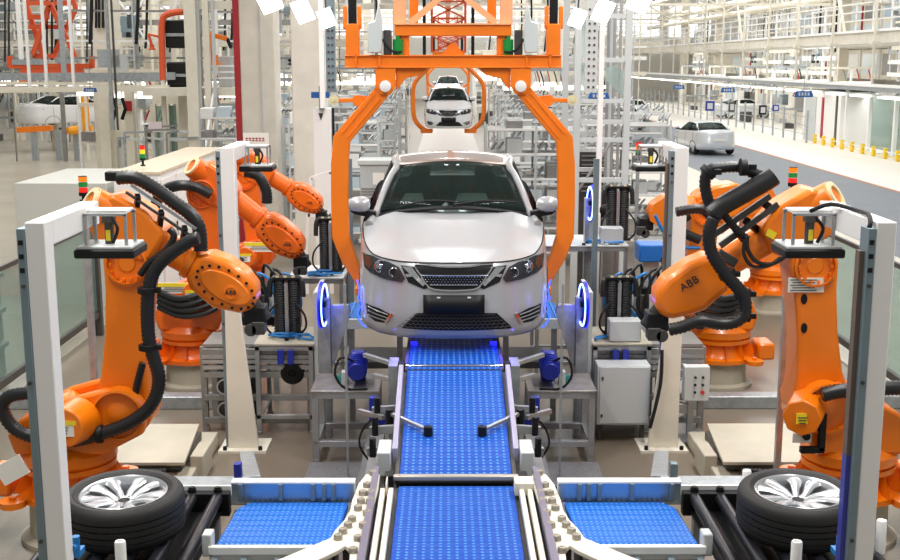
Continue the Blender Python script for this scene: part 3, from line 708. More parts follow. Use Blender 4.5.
# ------------------------------------------------------------------ robots
def robot(Y, base_px, A2p, A3p, rearp, tipp, label, side, ring=True, detail=True, ped=.36, kind='industrial_robot', fs=1.0, lean=0, tool=True, text=None, sticker=True, motor=True, O=ORANGE):
    """an arm working in the upright plane y = Y; joints measured from the photograph on that plane"""
    A2, A3, rear, tip = (P(a[0], a[1], Y) for a in (A2p, A3p, rearp, tipp))
    bx = P(base_px, 400, Y).x; s = side
    R = thing(kind, (bx, Y, 0), label, 'robot')
    th = .17                                   # half thickness of the arm
    V = lambda x, z, y=0: Vector((x, Y + y, z))
    # pedestal and base
    m = MB(); m.lathe([(.0, 0), (.40, 0), (.40, .03), (.33, .05), (.32, ped - .03), (.37, ped - .02), (.37, ped), (0, ped)], (bx, Y, 0), n=36); m.obj('pedestal', OFFW, R)
    zb0 = ped; t = A2.z - .30
    m = MB(); m.lathe([(.0, 0), (.40, 0), (.40, .045), (.34, .06), (.30, .12), (.30, .2), (.36, .22), (.36, .26), (0, .26)], (bx, Y, zb0), n=40)
    for k in range(12):
        a = 2 * PI * k / 12; d = Vector((math.cos(a), math.sin(a), 0)); c = Vector((bx, Y, zb0)); m.add([c + d * .29 + Vector((0, 0, .05)), c + d * .44 + Vector((0, 0, .05)), c + d * .35 + Vector((0, 0, .22)), c + d * .29 + Vector((0, 0, .22))], [(0, 1, 2, 3)])
    base = m.obj('base', O, R)
    m = MB(); m.bb(bx - s * .42, bx - s * .62, Y - .17, Y + .17, zb0 + .0, zb0 + .2); m.obj('connector_block', O, base, bevel=.03)
    for dx, dy in ((-.34, -.34), (.34, -.34), (-.34, .34), (.34, .34)):
        m = MB(); m.cyl((bx + dx, Y + dy, zb0 - .0), (bx + dx, Y + dy, zb0 + .05), .1, n=16); m.cyl((bx + dx, Y + dy, zb0 + .05), (bx + dx, Y + dy, zb0 + .08), .03, n=6); m.obj('foot', O, base)
    # turret
    zt0 = zb0 + .26
    m = MB(); m.lathe([(0, 0), (.34, 0), (.37, .03), (.37, .1), (.31, .16), (0, .16)], (bx, Y, zt0), n=40); tu = m.obj('turret', O, R)
    ax2 = A2.x; zz = A2.z
    m = MB(); prof = [(bx - s * .33, zt0 + .12), (bx + s * .34, zt0 + .12), (ax2 + s * .18, zz - .16), (ax2 + s * .21, zz), (ax2 + s * .1, zz + .17), (ax2 - s * .1, zz + .19), (bx - s * .02, zz + .08), (bx - s * .28, zz - .05), (bx - s * .38, zt0 + .28)]
    for (a, b_) in ((-.30, -.19) , (.19, .30)): m = MB(); m.py(prof, Y + a * .9, Y + b_ * .9) ; m.obj('turret_cheek', O, tu, bevel=.025)
    m = MB(); m.py([(x if abs(x - ax2) > .22 else ax2 - s * .22, z) for x, z in prof[:3]] + [(ax2 - s * .2, zz - .1)] + prof[6:], Y - .2, Y + .2); m.obj('turret_core', O, tu, bevel=.03)
    # lower arm: a hull round both joints
    def hull(c0, r0, c1, r1, k=14, tap=0):
        d = (c1 - c0); a0 = math.atan2(d.z, d.x); pts = []
        for i in range(k + 1): a = a0 + PI / 2 + PI * i / k; pts.append((c0.x + r0 * math.cos(a), c0.z + r0 * math.sin(a)))
        for (t_, wd) in ((.22, .175), (.5, .155), (.8, .16)):
            p = c0 + d * t_; n_ = Vector((-math.sin(a0), 0, math.cos(a0))); pts.append((p.x - n_.x * wd, p.z - n_.z * wd))
        for i in range(k + 1): a = a0 - PI / 2 + PI * i / k; pts.append((c1.x + r1 * math.cos(a), c1.z + r1 * math.sin(a)))
        for (t_, wd) in ((.8, .16), (.5, .155), (.22, .175)):
            p = c0 + d * t_; n_ = Vector((-math.sin(a0), 0, math.cos(a0))); pts.append((p.x + n_.x * wd, p.z + n_.z * wd))
        return pts
    m = MB(); m.py(hull(A2, .23, A3, .185), Y - th, Y + th); la = m.obj('lower_arm', O, R, bevel=.03, seg=3)
    for (c, r) in ((A2, .2), (A3, .16)):
        of = -.275 if r > .18 else -th
        m = MB(); m.lathe([(r, -.1 if r > .18 else 0), (r, .035), (r * .9, .04), (r * .88, -.02), (r * .6, -.022), (r * .35, .01), (0, .01)], V(c.x, c.z, of), (0, -1, 0), 36)
        for k in range(14):
            a = 2 * PI * k / 14; m.cyl(V(c.x + r * .76 * math.cos(a), c.z + r * .76 * math.sin(a), -th), V(c.x + r * .76 * math.cos(a), c.z + r * .76 * math.sin(a), -th - .032), .012, n=6)
        m.obj('joint_cover', O, la)
    if motor:
        # shoulder motor on the near side
        c = V(ax2 - s * (.16 if s > 0 else .05), zz - .02, -th - .02)
        c = V(ax2 - s * -.0 , zz, -th)
        if s < 0:
            m = MB(); mc = V(ax2 + s * .12, zz - .0, -th - .03); m.cyl(mc, mc + Vector((s * .12, -.26, -.02)), .15, .145, n=8); mo = m.obj('shoulder_motor', O, R, bevel=.012)
        else:
            mc = V(bx + s * .20, zz - .03, -.28); m = MB(); m.cyl(mc, mc + Vector((-s * .05, -.24, .0)), .17, .15, n=20); mo = m.obj('shoulder_motor', O, R, bevel=.012)
        if sticker:
            f = mc + Vector((s * .12 if s < 0 else -s * .05, -.27 if s < 0 else -.25, -.02 if s < 0 else .0))
            m = MB(); m.box(f + Vector((0, -.0, 0)), (.09 if s < 0 else .2, .012, .08 if s < 0 else .12)); st = m.obj('warning_sticker', YEL if s < 0 else STK, mo)
            if s > 0: m = MB(); m.box(f + Vector((0, -.008, .045)), (.2, .004, .035)); m.obj('sticker_band', YEL, st)
            for k in range(3): m = MB(); m.box(f + Vector((0, -.009, -.035 + k * .022)), (.05 + .01 * k, .003, .006)); m.obj('sticker_line', INK, st)
    # upper arm
    d = (tip - rear); L = d.length; u = d.normalized(); n_ = Vector((-u.z, 0, u.x))
    if n_.z < 0: n_ = -n_
    Q = lambda a, h, y=0: rear + u * a + n_ * h + Vector((0, y, 0))
    m = MB(); m.prism([(.02, -.12), (.02, .13), (.08, .19), (.34, .20), (.50, .15), (.56, .11), (.56, -.11), (.48, -.16), (.30, -.22), (.12, -.2)], lambda a, h, y: Q(a, h, y), -.19, .19)
    ua = m.obj('upper_arm_housing', O, R, bevel=.035, seg=3)
    m = MB(); m.prism([((A3 - rear).dot(u) + .17 * math.cos(t_), (A3 - rear).dot(n_) + .17 * math.sin(t_)) for t_ in [2 * PI * k / 28 for k in range(28)]], lambda a, h, y: Q(a, h, y), -.165, .165); m.obj('elbow_boss', O, ua, bevel=.01)
    if ring:
        dr = (-u + Vector((0, -.55, 0)) + n_ * .1).normalized(); c = Q(.06, .03, -.10)
        m = MB(); m.cyl(c + dr * -.05, c + dr * .12, .135, .125, n=32); m.obj('rear_motor_cover', O, ua, bevel=.01)
        m = MB(); m.lathe([(.115, .12), (.115, .135), (.078, .137), (.076, .09), (0, .09)], c, dr, 32); m.obj('cover_gasket', GASK, ua)
    m = MB(); m.cyl(Q(.50, 0), Q(L * .64, 0), .125 * fs, .115 * fs, n=28); m.obj('forearm_tube', O, ua)
    m = MB(); m.cyl(Q(L * .56, 0), Q(L * .60, 0), .14 * fs, n=28); m.cyl(Q(L * .60, 0), Q(L * .62, 0), .128 * fs, n=28); m.obj('forearm_flange', O, ua, bevel=.005)
    a0, a1 = L * .60, L
    body = [(a0, .10), (a0 + .08, .16), (a0 + .22, .185), (a1 - .18, .17), (a1 - .06, .12), (a1, .03), (a1 + .01, -.06), (a1 - .06, -.13), (a1 - .2, -.18), (a0 + .3, -.2), (a0 + .08, -.16), (a0, -.1)]
    m = MB(); m.prism([(a, h * fs) for a, h in body], lambda a, h, y: Q(a, h, y), -.15 * fs, .15 * fs); wr = m.obj('wrist_housing', O, R, bevel=.05, seg=3)
    ov = []
    ca = (a0 + a1) / 2 + .03; la_ = (a1 - a0) * .38
    for k in range(28):
        a = 2 * PI * k / 28; ov.append((ca + la_ * math.cos(a), .0 + .10 * fs * math.sin(a)))
    if not text:
        m = MB(); m.prism(ov, lambda a, h, y: Q(a, h, y), -.15 * fs - .018, -.1); cap = m.obj('wrist_cover', O, wr, bevel=.01)
        for k in range(18):
            a = 2 * PI * k / 18; p_ = Q(ca + la_ * 1.14 * math.cos(a), .128 * fs * math.sin(a), -.15 * fs)
            m = MB(); m.cyl(p_, p_ + Vector((0, -.008, 0)), .012, n=8); m.obj('cover_bolt', BLACK, cap)
        m = MB(); m.lathe([(.055, 0), (.055, .01), (.04, .012), (.04, .006), (0, .006)], Q(a1 - .19, -.01, -.15 * fs - .016), (0, -1, 0), 24); m.obj('logo_disc', O, cap)
        textmesh('ABB', .05, facing(Q(a1 - .19, -.01, -.15 * fs - .026)), INK, wr)
    if text:
        ang = math.atan2(u.z, u.x) if u.x > 0 else math.atan2(-u.z, -u.x)
        textmesh('ABB', .085, facing(Q(a1 - .30, .05, -.15 * fs - .004)) @ Matrix.Rotation(ang, 4, 'Z'), INK, ua)
    if tool:
        tm = MB(); tm.box(Q(a1 + .05, -.10, 0), (.16, .2, .14)); tm.cyl(Q(a1 - .04, -.05), Q(a1 + .14, -.12), .075, n=20); tg = tm.obj('tool_flange', BLACK, R, bevel=.01)
        tm = MB(); tm.box(Q(a1 + .12, -.16, -.05), (.1, .14, .1)); tm.cyl(Q(a1 + .08, -.2, -.12), Q(a1 + .08, -.2, .12), .05, n=16); tm.obj('gripper', DSTEEL, tg, bevel=.008)
    return R, Q, tu
def hose(parent, pxs, Y, r, nm='hose', dy=0, m_=None, corr=.07, n=10):
    pts = [P(a[0], a[1], Y + (a[2] if len(a) > 2 else dy)) for a in pxs]
    m = MB(); m.tube(pts, r, n, sm=6, corr=corr, cstep=.03); return m.obj(nm, m_ or HOSE, parent, ang=60)
def clamp(parent, c, Y, r, dirv=(0, 0, 1)):
    p_ = P(c[0], c[1], Y); d = Vector(dirv).normalized() * .022; m = MB(); m.cyl(p_ - d, p_ + d, r, n=20); m.box(p_ + Vector((r * 1.1, .0, 0)), (.05, .04, .04)); return m.obj('hose_clamp', BLACK, parent, bevel=.004)
def stickers(parent, c, Y, w=.22, h=.12):
    p_ = P(c[0], c[1], Y); m = MB(); m.box(p_, (w, .01, h)); o = m.obj('label_plate', STK, parent)
    m = MB(); m.box(p_ + Vector((0, -.007, h * .3)), (w, .004, h * .35)); m.obj('label_band', YEL, o)
    for k in range(3): m = MB(); m.box(p_ + Vector((-.02 * (k % 2), -.007, h * (.02 - .15 * k))), (w * .6, .004, .006)); m.obj('label_line', INK, o)
# near left
Y1 = 8.75
ra, Q, tu = robot(Y1, 66, (128, 404), (133, 260), (99, 207), (257, 300), 'nearest orange robot arm on the left, behind the left tyre', 1)
hose(ra, [(117, 178), (135, 178), (156, 189), (175, 203), (190, 214), (199, 228), (201, 252)], Y1, .052, 'dress_hose', -.12)
hose(ra, [(199, 238), (190, 241), (168, 256), (154, 272), (148, 295), (148, 330), (152, 352), (159, 378), (154, 400), (140, 416), (112, 430), (66, 441), (20, 432), (3, 410), (10, 396), (40, 392)], Y1, .05, 'dress_hose', -.34)
hose(ra, [(140, 275), (150, 262), (166, 250), (174, 236), (168, 228)], Y1, .026, 'thin_hose', -.3, n=8)
hose(ra, [(133, 405), (137, 385), (143, 362)], Y1, .028, 'thin_hose', -.2, n=8)
for c in ((147, 290), (148, 347), (100, 434)): clamp(ra, c, Y1 - .34, .07, (0, 0, 1) if c[0] > 120 else (1, 0, 0))
for k, (a, b_) in enumerate((((126, 192), (191, 236)), ((131, 185), (196, 229)))):
    m = MB(); m.bar(P(*a, Y1 - .2), P(*b_, Y1 - .2), .02, .02); m.obj('dress_rail', ALU if k else DSTEEL, ra)
for t_ in (.15, .5, .85):
    a = P(128 + 67 * t_, 189 + 45 * t_, Y1 - .2); m = MB(); m.bar(a, a + Vector((-.05, .1, -.16)), .035, .05); m.obj('rail_bracket', BLACK, ra)
m = MB(); m.box(P(113, 176, Y1 - .1), (.1, .1, .07)); m.obj('hose_clamp', BLACK, ra, bevel=.01)
m = MB(); c = P(12, 470, Y1 - .45); m.box(c, (.22, .02, .16), Matrix.Rotation(-.5, 3, 'Y')); m.obj('label_plate', STK, ra)
# near right
rb, Q, tu = robot(Y1, 852, (815, 398), (808, 262), (826, 201), (655, 306), 'nearest orange robot arm on the right, behind the right tyre', -1, text=.78)
hose(rb, [(713, 214), (722, 206), (745, 193), (768, 180), (774, 176)], Y1, .072, 'dress_hose', -.3, corr=.0)
hose(rb, [(714, 214), (708, 200), (705, 184), (708, 171), (718, 168), (740, 167), (755, 174), (768, 178)], Y1, .042, 'dress_hose', -.2)
hose(rb, [(714, 218), (709, 232), (710, 248), (717, 262), (727, 276), (737, 287), (744, 297), (745, 312), (737, 321), (722, 324), (700, 321), (682, 327), (668, 330)], Y1, .048, 'dress_hose', -.34)
hose(rb, [(747, 236), (748, 250), (757, 262), (772, 264), (786, 256)], Y1, .016, 'cable', -.28, n=6, corr=0)
hose(rb, [(745, 240), (744, 254), (752, 266), (768, 266), (780, 258)], Y1, .014, 'cable', -.28, n=6, corr=0)
hose(rb, [(676, 212), (700, 209), (712, 218)], Y1, .04, 'dress_hose', .5)
hose(rb, [(722, 212), (735, 228), (748, 240)], Y1, .03, 'dress_hose', -.2)
hose(rb, [(822, 395), (840, 391), (870, 389), (900, 388), (930, 392)], Y1, .055, 'dress_hose', -.4)
for c, dv in (((713, 214), (1, 0, 1)), ((727, 274), (.6, 0, -1)), ((743, 294), (.4, 0, -1)), ((743, 316), (-.5, 0, -1)), ((700, 321), (1, 0, 0)), ((708, 172), (1, 0, 1)), ((743, 167), (1, 0, 0))): clamp(rb, c, Y1 - .3, .065, dv)
for a, b_ in (((712, 236), (770, 196)), ((720, 246), (778, 204))):
    m = MB(); m.bar(P(*a, Y1 - .15), P(*b_, Y1 - .15), .03, .045); m.obj('dress_rail', DSTEEL, rb)
for a, b_ in (((735, 228), (747, 243)), ((765, 204), (778, 214)), ((745, 220), (760, 232))):
    m = MB(); m.bar(P(*a, Y1 - .15), P(*b_, Y1 - .05), .035, .05); m.obj('rail_bracket', BLACK, rb)
c = P(771, 234, Y1 - .21); m = MB(); m.box(c, (.07, .02, .055), Matrix.Rotation(.5, 3, 'Y')); m.obj('yellow_sticker', YEL, rb)
c = P(806, 285, Y1 - .18); m = MB(); m.box(c, (.27, .012, .11)); o = m.obj('instruction_sheet', STK, rb)
for k in range(5): m = MB(); m.box(c + Vector((-.02, -.008, .04 - .02 * k)), (.2 - .03 * (k % 2), .004, .006)); m.obj('print_line', GREYP if 0 else INK, o)
for y in (299, 328):
    c = P(804, y, Y1 - .17); m = MB(); m.prism([(.024 * math.cos(t_), .04 * math.sin(t_)) for t_ in [2 * PI * k / 20 for k in range(20)]], lambda a, b_, q: c + Vector((a, q, b_)), -.006, .01); m.obj('slot_hole', BLACK, rb)
c = P(743, 247, Y1 - .2); 
m = MB(); m.box(P(727, 258, Y1 - .14), (.17, .03, .07), Matrix.Rotation(.55, 3, 'Y')); m.obj('dark_cover', DSTEEL, rb, bevel=.01)
m = MB(); c = P(822, 432, Y1 - .32); m.box(c, (.05, .05, .3)); m.box(c + Vector((-.07, 0, -.14)), (.18, .05, .05)); m.obj('cable_bracket', BLACK, rb, bevel=.005)
m = MB(); c = P(802, 438, Y1 - .30); m.box(c, (.14, .02, .07)); m.obj('label_plate', STK, rb)
m = MB(); c = P(806, 436, Y1 - .31); m.cyl(c, c + Vector((0, -.02, 0)), .03, n=14); m.obj('plug_socket', BLACK, rb)
# second pair
Y2 = 13.2
rc, Q, tu = robot(Y2, 196, (216, 284), (205, 192), (196, 170), (303, 252), 'second orange robot arm on the left, forearm reaching towards the carrier leg', 1, ped=.3, O=ORANGE2)
hose(rc, [(152, 216, .3), (160, 195, 0), (175, 186, -.3), (195, 187, -.3), (212, 195, -.3)], Y2, .06, 'dress_hose')
hose(rc, [(245, 172, -.3), (258, 176, -.3), (266, 190, -.3), (267, 204, -.3)], Y2, .06, 'dress_hose')
stickers(rc, (176, 288), Y2 - .45, .42, .12)
rd, Q, tu = robot(Y2, 716, (694, 288), (704, 210), (742, 196), (648, 214), 'second orange robot arm on the right, behind the nearest right robot', -1, ped=.3, text=.35, ring=False)
hose(rd, [(700, 240), (682, 232), (676, 225), (690, 214)], Y2, .055, 'dress_hose', -.3)
hose(rd, [(655, 215), (664, 232), (678, 246), (700, 248)], Y2, .02, 'blue_air_hose', -.3, m_=BLUEC, corr=0)
# third pair
Y3 = 17.2
re_, Q, tu = robot(Y3, 246, (262, 250), (247, 178), (240, 158), (322, 208), 'third orange robot arm on the left, farthest back with a slim forearm', 1, ped=.3, O=ORANGE2)
stickers(re_, (262, 247), Y3 - .5, .5, .14)
rf_, Q, tu = robot(Y3, 768, (748, 252), (756, 196), (772, 190), (705, 226), 'third orange robot arm on the right, only its elbow showing behind black hoses', -1, ped=.3, ring=False)
hose(rf_, [(742, 192), (728, 184), (714, 192), (712, 205)], Y3, .06, 'dress_hose', -.2)
# ------------------------------------------------------------------ overhead carriers
def make_carrier(Y, label, detail=True):
    R = thing('overhead_carrier', (0, Y, 3.6), label, 'carrier'); zt_ = P(450, 55, Y).z; zb_ = P(450, 68, Y).z; hw = 1.06
    m = MB(); m.bb(-hw, hw, Y - .09, Y + .09, zb_, zt_); m.bb(-hw, hw, Y - .11, Y + .11, zt_ - .014, zt_); m.bb(-hw, hw, Y - .11, Y + .11, zb_, zb_ + .014)
    main = m.obj('main_beam', CARR, R, bevel=.004)
    m = MB(); m.py([(-.10, zt_), (.10, zt_), (.04, zt_ + .10), (0, zt_ + .12), (-.04, zt_ + .10)], Y - .03, Y - .01); m.obj('lifting_lug', CARR, main)
    for x in (-.95, -.72, .72, .95):
        m = MB(); m.bb(x - .01, x + .01, Y - .11, Y - .09, zb_, zt_); m.obj('rib', CARR, main)
    z1, z0 = P(450, 25, Y).z, P(450, 36, Y).z
    m = MB(); m.bb(-.57, .57, Y - .08, Y + .08, z0, z1); m.obj('upper_beam', CARR, R, bevel=.004)
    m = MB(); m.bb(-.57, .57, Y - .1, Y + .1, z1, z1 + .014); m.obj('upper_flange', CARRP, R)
    for s in (-1, 1):
        # bent leg
        px_ = [(386, 86), (372, 104), (356, 122), (342, 139), (340, 165), (340, 200), (341, 236), (349, 258), (362, 284)]
        pts = [P(a, b, Y) for a, b in px_]; pts = [Vector((-abs(p.x) * 1.0, Y, p.z)) for p in pts]
        wd = [.075, .075, .08, .085, .085, .085, .085, .075, .04]
        L_, R_ = [], []
        for i, p in enumerate(pts):
            d = (pts[min(i + 1, 8)] - pts[max(i - 1, 0)]).normalized(); n_ = Vector((d.z, 0, -d.x))
            L_.append(p + n_ * wd[i]); R_.append(p - n_ * wd[i])
        poly = [(p.x * -s if 0 else p.x * (-s) * -1 if 0 else (-s * abs(p.x)) * -1, p.z) for p in L_ + R_[::-1]]
        m = MB(); m.py(poly, Y - .07, Y + .07); leg = m.obj('leg', CARR, R, bevel=.008, ang=30)
        a, b_ = pts[0], pts[3]; m = MB()
        for q in (-.035, .035):
            d = (b_ - a).normalized(); n_ = Vector((d.z, 0, -d.x)) * q
            aa = a + d * .12 + n_; bb_ = b_ - d * .05 + n_
            m = MB(); m.bar((s * abs(aa.x), Y - .075, aa.z), (s * abs(bb_.x), Y - .075, bb_.z), .012, .012); m.obj('edge_rib', CARR, leg)
        e = pts[-1]; m = MB(); m.bb(s * abs(e.x) - .06, s * abs(e.x) + .06, Y - .2, Y + .25, e.z - .08, e.z + .0); m.obj('foot', CARR, leg, bevel=.01)
        m = MB(); m.bb(s * (abs(e.x) + .01), s * (abs(e.x) - .2), Y - .03, Y + .03, e.z - .05, e.z + .03); m.obj('support_pad', RED, leg, bevel=.01)
        # hinge plate and pin
        h = pts[0]; hx = s * abs(h.x)
        m = MB(); m.py([(hx - .1, zb_), (hx + .1, zb_), (hx + .1, h.z), (hx + .05, h.z - .08), (hx - .05, h.z - .08), (hx - .1, h.z)], Y - .10, Y - .07); m.py([(hx - s * .1, zb_), (hx - s * .42, zb_), (hx - s * .34, zb_ - .07), (hx - s * .2, zb_ - .1), (hx - s * .1, zb_ - .22)], Y - .06, Y + .06); m.obj('hinge_plate', CARR, R, bevel=.005)
        m = MB(); m.lathe([(.048, 0), (.056, .02), (.056, .03), (.04, .036), (0, .036)], (hx, Y - .10, h.z), (0, -1, 0), 24); m.obj('hinge_pin', WHITE, R)
        # side arm with roller
        r_ = P(334, 100, Y); m = MB(); m.py([(s * .86, r_.z + .04), (s * .98, r_.z + .05), (s * 1.0, r_.z + .02), (s * (abs(r_.x) + .03), r_.z + .015), (s * (abs(r_.x) + .03), r_.z - .03), (s * 1.0, r_.z - .02), (s * .97, r_.z - .06), (s * .80, r_.z - .06)], Y - .02, Y + .02); sa = m.obj('side_arm', CARR, R, bevel=.004)
        m = MB(); m.cyl((s * abs(r_.x), Y - .05, r_.z), (s * abs(r_.x), Y - .02, r_.z), .05, n=24); m.cyl((s * abs(r_.x), Y - .06, r_.z), (s * abs(r_.x), Y - .05, r_.z), .02, n=16); m.obj('guide_roller', GASK, sa)
        # end post, strap, hydraulic unit
        zp = P(450, 24, Y).z; xx = s * .985
        m = MB(); m.bb(xx - .065, xx + .065, Y - .08, Y + .08, zt_, zp); m.obj('end_post', CARR, R, bevel=.006)
        m = MB(); m.bb(xx - .04, xx + .04, Y - .02, Y + .02, zp, 6.4); m.obj('black_strap', BLACK, R)
        m = MB(); m.bb(xx - .09, xx - .05, Y - .06, Y + .0, zp - .05, zp + .17); m.bb(xx + .05, xx + .09, Y - .06, Y, zp - .05, zp + .17); m.obj('strap_guide', CARR, R, bevel=.01)
        m = MB(); m.py([(s * .70, zt_ + .02), (s * .83, zt_ + .02), (s * .83, zt_ + .30), (s * .76, zt_ + .32), (s * .72, zt_ + .5), (s * .69, zt_ + .32), (s * .69, zt_ + .1)], Y - .16, Y - .04); m.obj('hydraulic_unit', mat('hydraulic_grey', (214, 222, 222), .35, .2), R, bevel=.01)
        m = MB(); m.cyl((s * .54, Y - .06, zt_ - .0), (s * .54, Y - .06, zt_ + .15), .05, n=16); m.cyl((s * .54, Y - .06, zt_ + .15), (s * .54, Y - .06, zt_ + .2), .02, n=10); m.obj('green_motor', GREEN, R)
        m = MB(); m.bb(s * .60, s * .68, Y - .1, Y - .02, zt_, zt_ + .24); m.obj('valve_block', DSTEEL, R, bevel=.01)
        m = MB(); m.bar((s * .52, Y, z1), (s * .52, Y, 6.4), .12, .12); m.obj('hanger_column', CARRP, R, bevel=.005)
        m = MB(); m.bar((s * .49, Y, zt_), (s * .49, Y, z1), .12, .09); m.obj('link_post', CARR, R, bevel=.005)
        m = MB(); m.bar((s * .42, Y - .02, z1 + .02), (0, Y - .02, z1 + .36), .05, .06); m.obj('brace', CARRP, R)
        m = MB(); m.bar((s * .40, Y + .5, z1), (s * .36, Y + .5, 6.4), .09, .09); m.obj('rear_column', CARR, R)
        m = MB(); m.tube([(s * .69, Y - .1, zt_ + .15), (s * .60, Y - .12, zt_ + .04), (s * .5, Y - .12, zt_ + .03)], .012, 6); m.obj('hydraulic_hose', BLACK, R)
    m = MB(); m.bb(-.6, .6, Y - .1, Y + .6, 6.4, 6.55); m.obj('trolley', CARR, R)
    return R
car1 = make_carrier(11.65, 'nearest orange overhead carrier with bent legs clasping the silver car')
# sparse far carrier: rounded legs and a lattice mast
def far_carrier(Y, label):
    R = thing('overhead_carrier', (0, Y, 3.6), label, 'carrier')
    m = MB(); m.bb(-1.0, 1.0, Y - .08, Y + .08, 3.55, 3.68); m.bb(-.6, .6, Y - .08, Y + .08, 3.95, 4.08); m.obj('main_beam', CARR, R)
    for s in (-1, 1):
        m = MB(); m.tube([(s * .62, Y, 3.6), (s * 1.0, Y, 3.25), (s * 1.3, Y, 2.85), (s * 1.33, Y, 2.2), (s * 1.28, Y, 1.6), (s * 1.0, Y, 1.25), (s * .8, Y, 1.15)], .085, 8, sm=3); m.obj('leg', CARR, R)
        m = MB(); m.bb(s * 1.05, s * .6, Y - .3, Y + .3, 1.08, 1.22); m.obj('foot', CARR, R)
        m = MB(); m.bb(s * .9 - .06, s * .9 + .06, Y - .06, Y + .06, 3.68, 6.6); m.obj('end_post', BLACK, R)
    mq = MB()
    for s in (-1, 1): mq.bar((s * .62, Y, 4.05), (s * .62, Y, 6.6), .09)
    for k in range(4):
        z = 4.05 + k * .62; mq.bar((-.62, Y, z), (.62, Y, z + .6), .06); mq.bar((.62, Y, z), (-.62, Y, z + .6), .06); mq.bar((-.62, Y, z + .61), (.62, Y, z + .61), .06)
    mq.obj('lattice_mast', LIFT, R)
    return R
fc = far_carrier(44.0, 'second orange carrier with rounded legs round the small white-fronted car')
dup(fc, (0, 77, 3.6), None, 'tiny orange carrier at the far end of the overhead line')
dup(fc, (0, 60, 3.75), None, 'small empty orange carrier arch between the second and the farthest car', scale=(.8, 1, .55))
m = MB(); m.bb(-.15, .15, 6, 118, 6.75, 7.0); tag(m.obj('overhead_rail', CARR, None), 'orange overhead rail that carries the car hangers down the hall', 'rail')
# ------------------------------------------------------------------ white posts with cameras
def scan_post(s, Y, label, cable=False, gus=True):
    R = thing('camera_post', (s * 2.11, Y, 0), label, 'post'); x = s * (2.10 if s < 0 else 2.12); H = 2.92; hw = .05 if not gus else .065
    m = MB(); m.bb(x - hw, x + hw, Y - .06, Y + .06, .02, H); m.bb(x - hw, x + hw, Y + .06, Y + .85, H - .13, H)
    m.obj('column', WHITE, R, bevel=.006)
    if gus:
        o_ = s * 2.18
        m = MB(); m.py([(o_, 0), (s * 1.88, 0), (s * 1.91, .3), (s * 2.04, 1.55), (o_ - s * .015, 1.55)], Y - .10, Y - .06); m.obj('foot_gusset', CREAM, R, bevel=.006)
        m = MB(); m.bb(s * 1.80, s * 2.26, Y - .2, Y + .2, 0, .025); m.obj('foot_plate', CREAM, R)
        for xx in (1.86, 2.2): m = MB(); m.cyl((s * xx, Y - .16, .02), (s * xx, Y - .16, .06), .02, n=8); m.obj('anchor_bolt', BLACK, R)
    xs_ = x - hw - .022
    m = MB(); m.bb(xs_ - .02, xs_ + .022, Y - .065, Y + .05, .0, H - .03); st = m.obj('slotted_upright', BLSTEEL, R, bevel=.004)
    for z in (H - .1, H - .17, H - .24): m = MB(); m.bb(xs_ - .011, xs_ + .011, Y - .07, Y - .063, z - .012, z + .012); m.obj('slot', BLACK, st)
    for z in (H - .32, 1.25, 2.1): m = MB(); m.cyl((xs_, Y - .075, z), (xs_, Y - .063, z), .010, n=10); m.obj('bolt', DSTEEL, st)
    if s > 0:
        m = MB(); m.bb(xs_ - .045, xs_ - .02, Y - .03, Y + .03, 0, 1.7); m.obj('blue_protective_edge', mat('film_blue', (72, 78, 170), .35, .3), R)
        m = MB(); m.bb(xs_ - .045, xs_ - .02, Y - .03, Y + .03, 1.7, H - .15); m.obj('brown_edge', mat('edge_brown', (106, 92, 80), .5), R)
    # camera rack at the inner end of the arm
    i = -s; rx = x + i * .17; ry = Y + .62; R2 = thing('camera_unit', (rx, ry, H - .3), 'black tray camera in an aluminium rack hung from the ' + label.split(',')[0], 'camera')
    m = MB(); m.bb(x + i * .04, rx + i * .10, ry + .0, ry + .14, H - .04, H - .025); m.obj('mount_plate', WHITE, R2)
    for dx in (-.11, .11):
        for dy in (-.07, .11): m = MB(); m.bar((rx + dx, ry + dy, H - .04), (rx + dx, ry + dy, H - .21), .016); m.obj('rack_rod', ALU, R2)
    for dy in (-.07, .11): m = MB(); m.bar((rx - .12, ry + dy, H - .04), (rx + .12, ry + dy, H - .04), .016); m.obj('rack_bar', ALU, R2)
    m = MB(); m.bb(rx - .15, rx + .15, ry - .12, ry + .15, H - .225, H - .21); m.obj('tray_rim', GREYP, R2, bevel=.003)
    m = MB(); m.bb(rx - .165, rx + .165, ry - .135, ry + .165, H - .275, H - .225); m.obj('light_box', BLACK, R2, bevel=.012)
    m = MB(); m.cyl((rx, ry, H - .21), (rx, ry, H - .09), .026, n=16); m.bb(rx - .03, rx + .03, ry - .03, ry + .03, H - .09, H - .05); m.obj('camera_body', DSTEEL, R2)
    m = MB(); m.tube([(rx + .02, ry - .02, H - .06), (rx + .06, ry - .05, H - .12), (rx + .03, ry - .05, H - .2)], .01, 6); m.obj('camera_cable', BLACK, R2)
    m = MB(); m.bb(rx - .012, rx + .012, ry - .034, ry - .027, H - .19, H - .13); m.obj('yellow_tag', YEL, R2)
    if cable:
        m = MB(); m.tube([(rx, ry, H - .03), (rx + s * .08, ry - .1, H + .02), (x - .02, Y + .3, H + .012), (x - .04, Y + .1, H + .02), (x - .07, Y - .02, H + .0), (x - .08, Y - .04, H - .03)], .012, 8); m.obj('cable', BLACK, R2)
    return R
scan_post(-1, 5.75, 'nearest left white post, in front of the tyre', gus=False)
scan_post(1, 5.75, 'nearest right white post, in front of the tyre', True, gus=False)
scan_post(-1, 10.85, 'second left white post, on a flared foot')
scan_post(1, 10.85, 'second right white post, on a flared foot')
R = thing('tapered_stand', (-2.2, 18.5, 0), 'small white tapered frame behind the third left robot, beside the carrier leg', 'frame')
